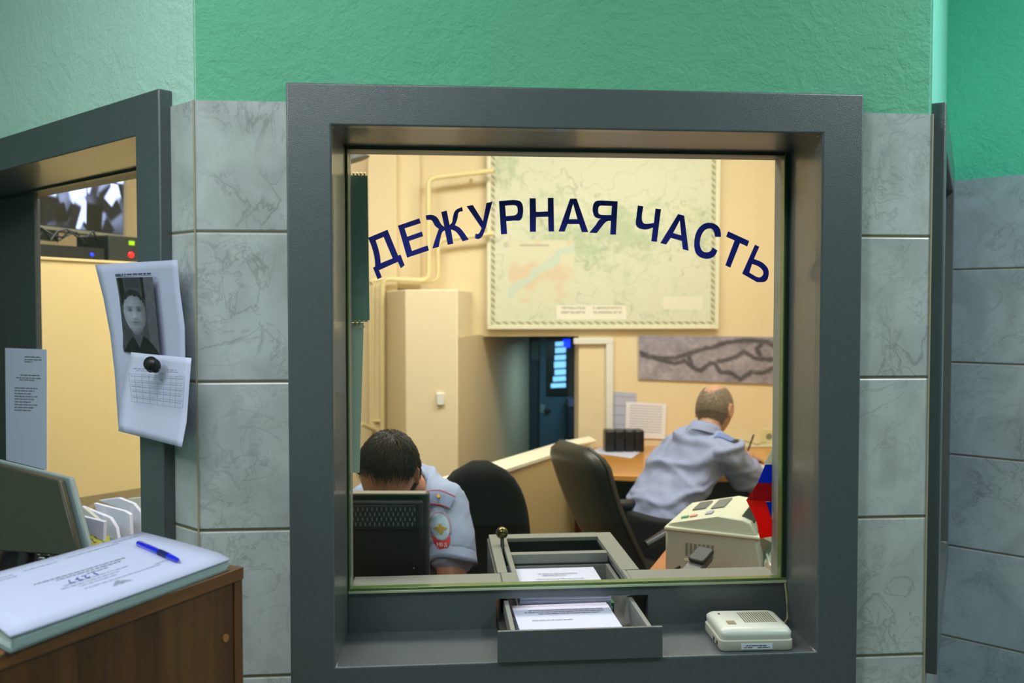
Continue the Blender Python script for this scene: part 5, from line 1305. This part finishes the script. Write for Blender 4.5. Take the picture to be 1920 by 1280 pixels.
for s in (-1, 1):
    hp = PV2 + sd2 * s * .09; kn = hp + fwd2 * .40 + sd2 * s * .03; kn.z = .52; an = kn + fwd2 * .02; an.z = .10; limb(b, [hp, kn, an, an + fwd2 * .13 + V((0, 0, -.055))], [.088, .06, .042, .035])
remeshed(b, 'body', SKIN2, t2, .0065, 5)
b = MB(); rings = lambda: None
for s in (-1, 1):
    hp = PV2 + sd2 * s * .09; kn = hp + fwd2 * .40 + sd2 * s * .03; kn.z = .52; an = kn + fwd2 * .02; an.z = .12; limb(b, [hp, kn, an], [.105, .078, .068])
b.loft([tr(PV2 + V((0, 0, -.08)), .18, .13), tr(PV2 + V((0, 0, .135)), .172, .124)])
remeshed(b, 'trousers', TROU, t2, .010, 4)
b = MB()
b.loft([tr(NB2 + V((-.005, -.005, .005)), .075, .058), tr(NB2.lerp(CH2, .25) + V((-.01, -.01, 0)), .155, .085), tr(NB2.lerp(CH2, .6), .200, .115), tr(CH2, .200, .125), tr(MD2, .182, .128), tr(MD2.lerp(PV2, .45), .178, .130), tr(PV2 + V((0, 0, .105)), .178, .130)])
SH2 = S_R.lerp(E_R, .62)
limb(b, [NB2.lerp(S_R, .45) + V((0, 0, -.012)), S_R, S_R.lerp(E_R, .4), SH2], [.06, .074, .072, .078], 20)
limb(b, [NB2.lerp(S_L, .45) + V((0, 0, -.012)), S_L, S_L.lerp(E_L, .7)], [.06, .070, .066], 20)
sh2 = remeshed(b, 'shirt', SHIRT2, t2, .0065, 8, folds(9, .020, [((.35, .1, -1), 62, 1.3), ((-.5, .1, -1), 38, .9)]))
b = MB(); cc = NB2 + V((-.006, -.006, .004)); na = ((HC2 - cc).normalized() + V((0, 0, .9))).normalized(); u1 = na.cross(V((1, 0, 0))).normalized(); u2 = na.cross(u1); rings = []
for (h_, r_) in ((-.03, .068), (.004, .063), (.018, .064), (.002, .070), (-.028, .080)): rings.append([cc + na * h_ + u1 * r_ * cos(a) + u2 * r_ * sin(a) for a in [2 * pi * j / 28 for j in range(28)]])
b.loft(rings, cap=False); b.build('collar', SHIRT2, t2, world=True, angle=180)
GREYH = mat('grey_brown_hair', (.60, .53, .45), .7, vary=.25, vscale=80)
def mk2(x, y, z, r):
    j = (noise.noise(V((x * 9, y * 9, z * 9))) * .06 if r is None else r.gauss(0, .05))
    if y > .30: return False
    top = z > 0 and (1.3 * x * x + (y + .28) ** 2) < .40 + j
    if top: return False
    if y > -.25: return z > .10 + j
    return z > -.80 + j
hair(t2, MH2, mk2, .010, 3600, GREYH, 6, .004, (0, 0, -1), .0010)
for s in (-1, 1):
    b = MB(); b.ell(MH2 @ V((s * .031, .078, .002)), (.0115, .0115, .0115)); b.build('eye', MATS['eye_white'], t2, world=True)
bv2 = bvh_of(sh2)
sa = W(1330, 818, 3.9); sb = W(1372, 842, 3.84); sd_ = (sb - sa); sl_ = sd_.length; sd_ = sd_.normalized(); sn = ch(.1, -.35, .93).normalized(); s3 = sn.cross(sd_).normalized()
decal(bv2, [(.03, -.022), (sl_ + .01, -.022), (sl_ + .01, .022), (.03, .022)], sa, sd_, s3, sn, .005, mat('board_blue', (.42, .50, .72), .7), 'shoulder_board', t2)
decal(bv2, [(sl_ - .0, -.024), (sl_ + .016, -.024), (sl_ + .016, .024), (sl_ - .0, .024)], sa, sd_, s3, sn, .0065, mat('board_tip', (.12, .13, .2), .6), 'board_end', t2)
pn0 = H_R + (H_R - E_R).normalized() * .10
b = MB(); b.tube([pn0 + V((0, 0, -.03)), pn0 + ch(.03, -.04, .09)], .0042, 10); b.build('writing_pen', mat('dark_pen', (.15, .15, .2), .4), None, True, label='dark pen held upright by the far writing officer', cat='pen')
t = thing('writing_paper', 'white paper under the hand of the far writing officer', 'paper', V((H_R.x, H_R.y, FD)))
b = MB(); c = V((H_R.x - .02, H_R.y + .02, FD + .0008)); b.prism([c + ch(-.10, -.14), c + ch(.11, -.14), c + ch(.11, .14), c + ch(-.10, .14)], (0, 0, .001)); b.build('sheet', PAPER, t, world=True)
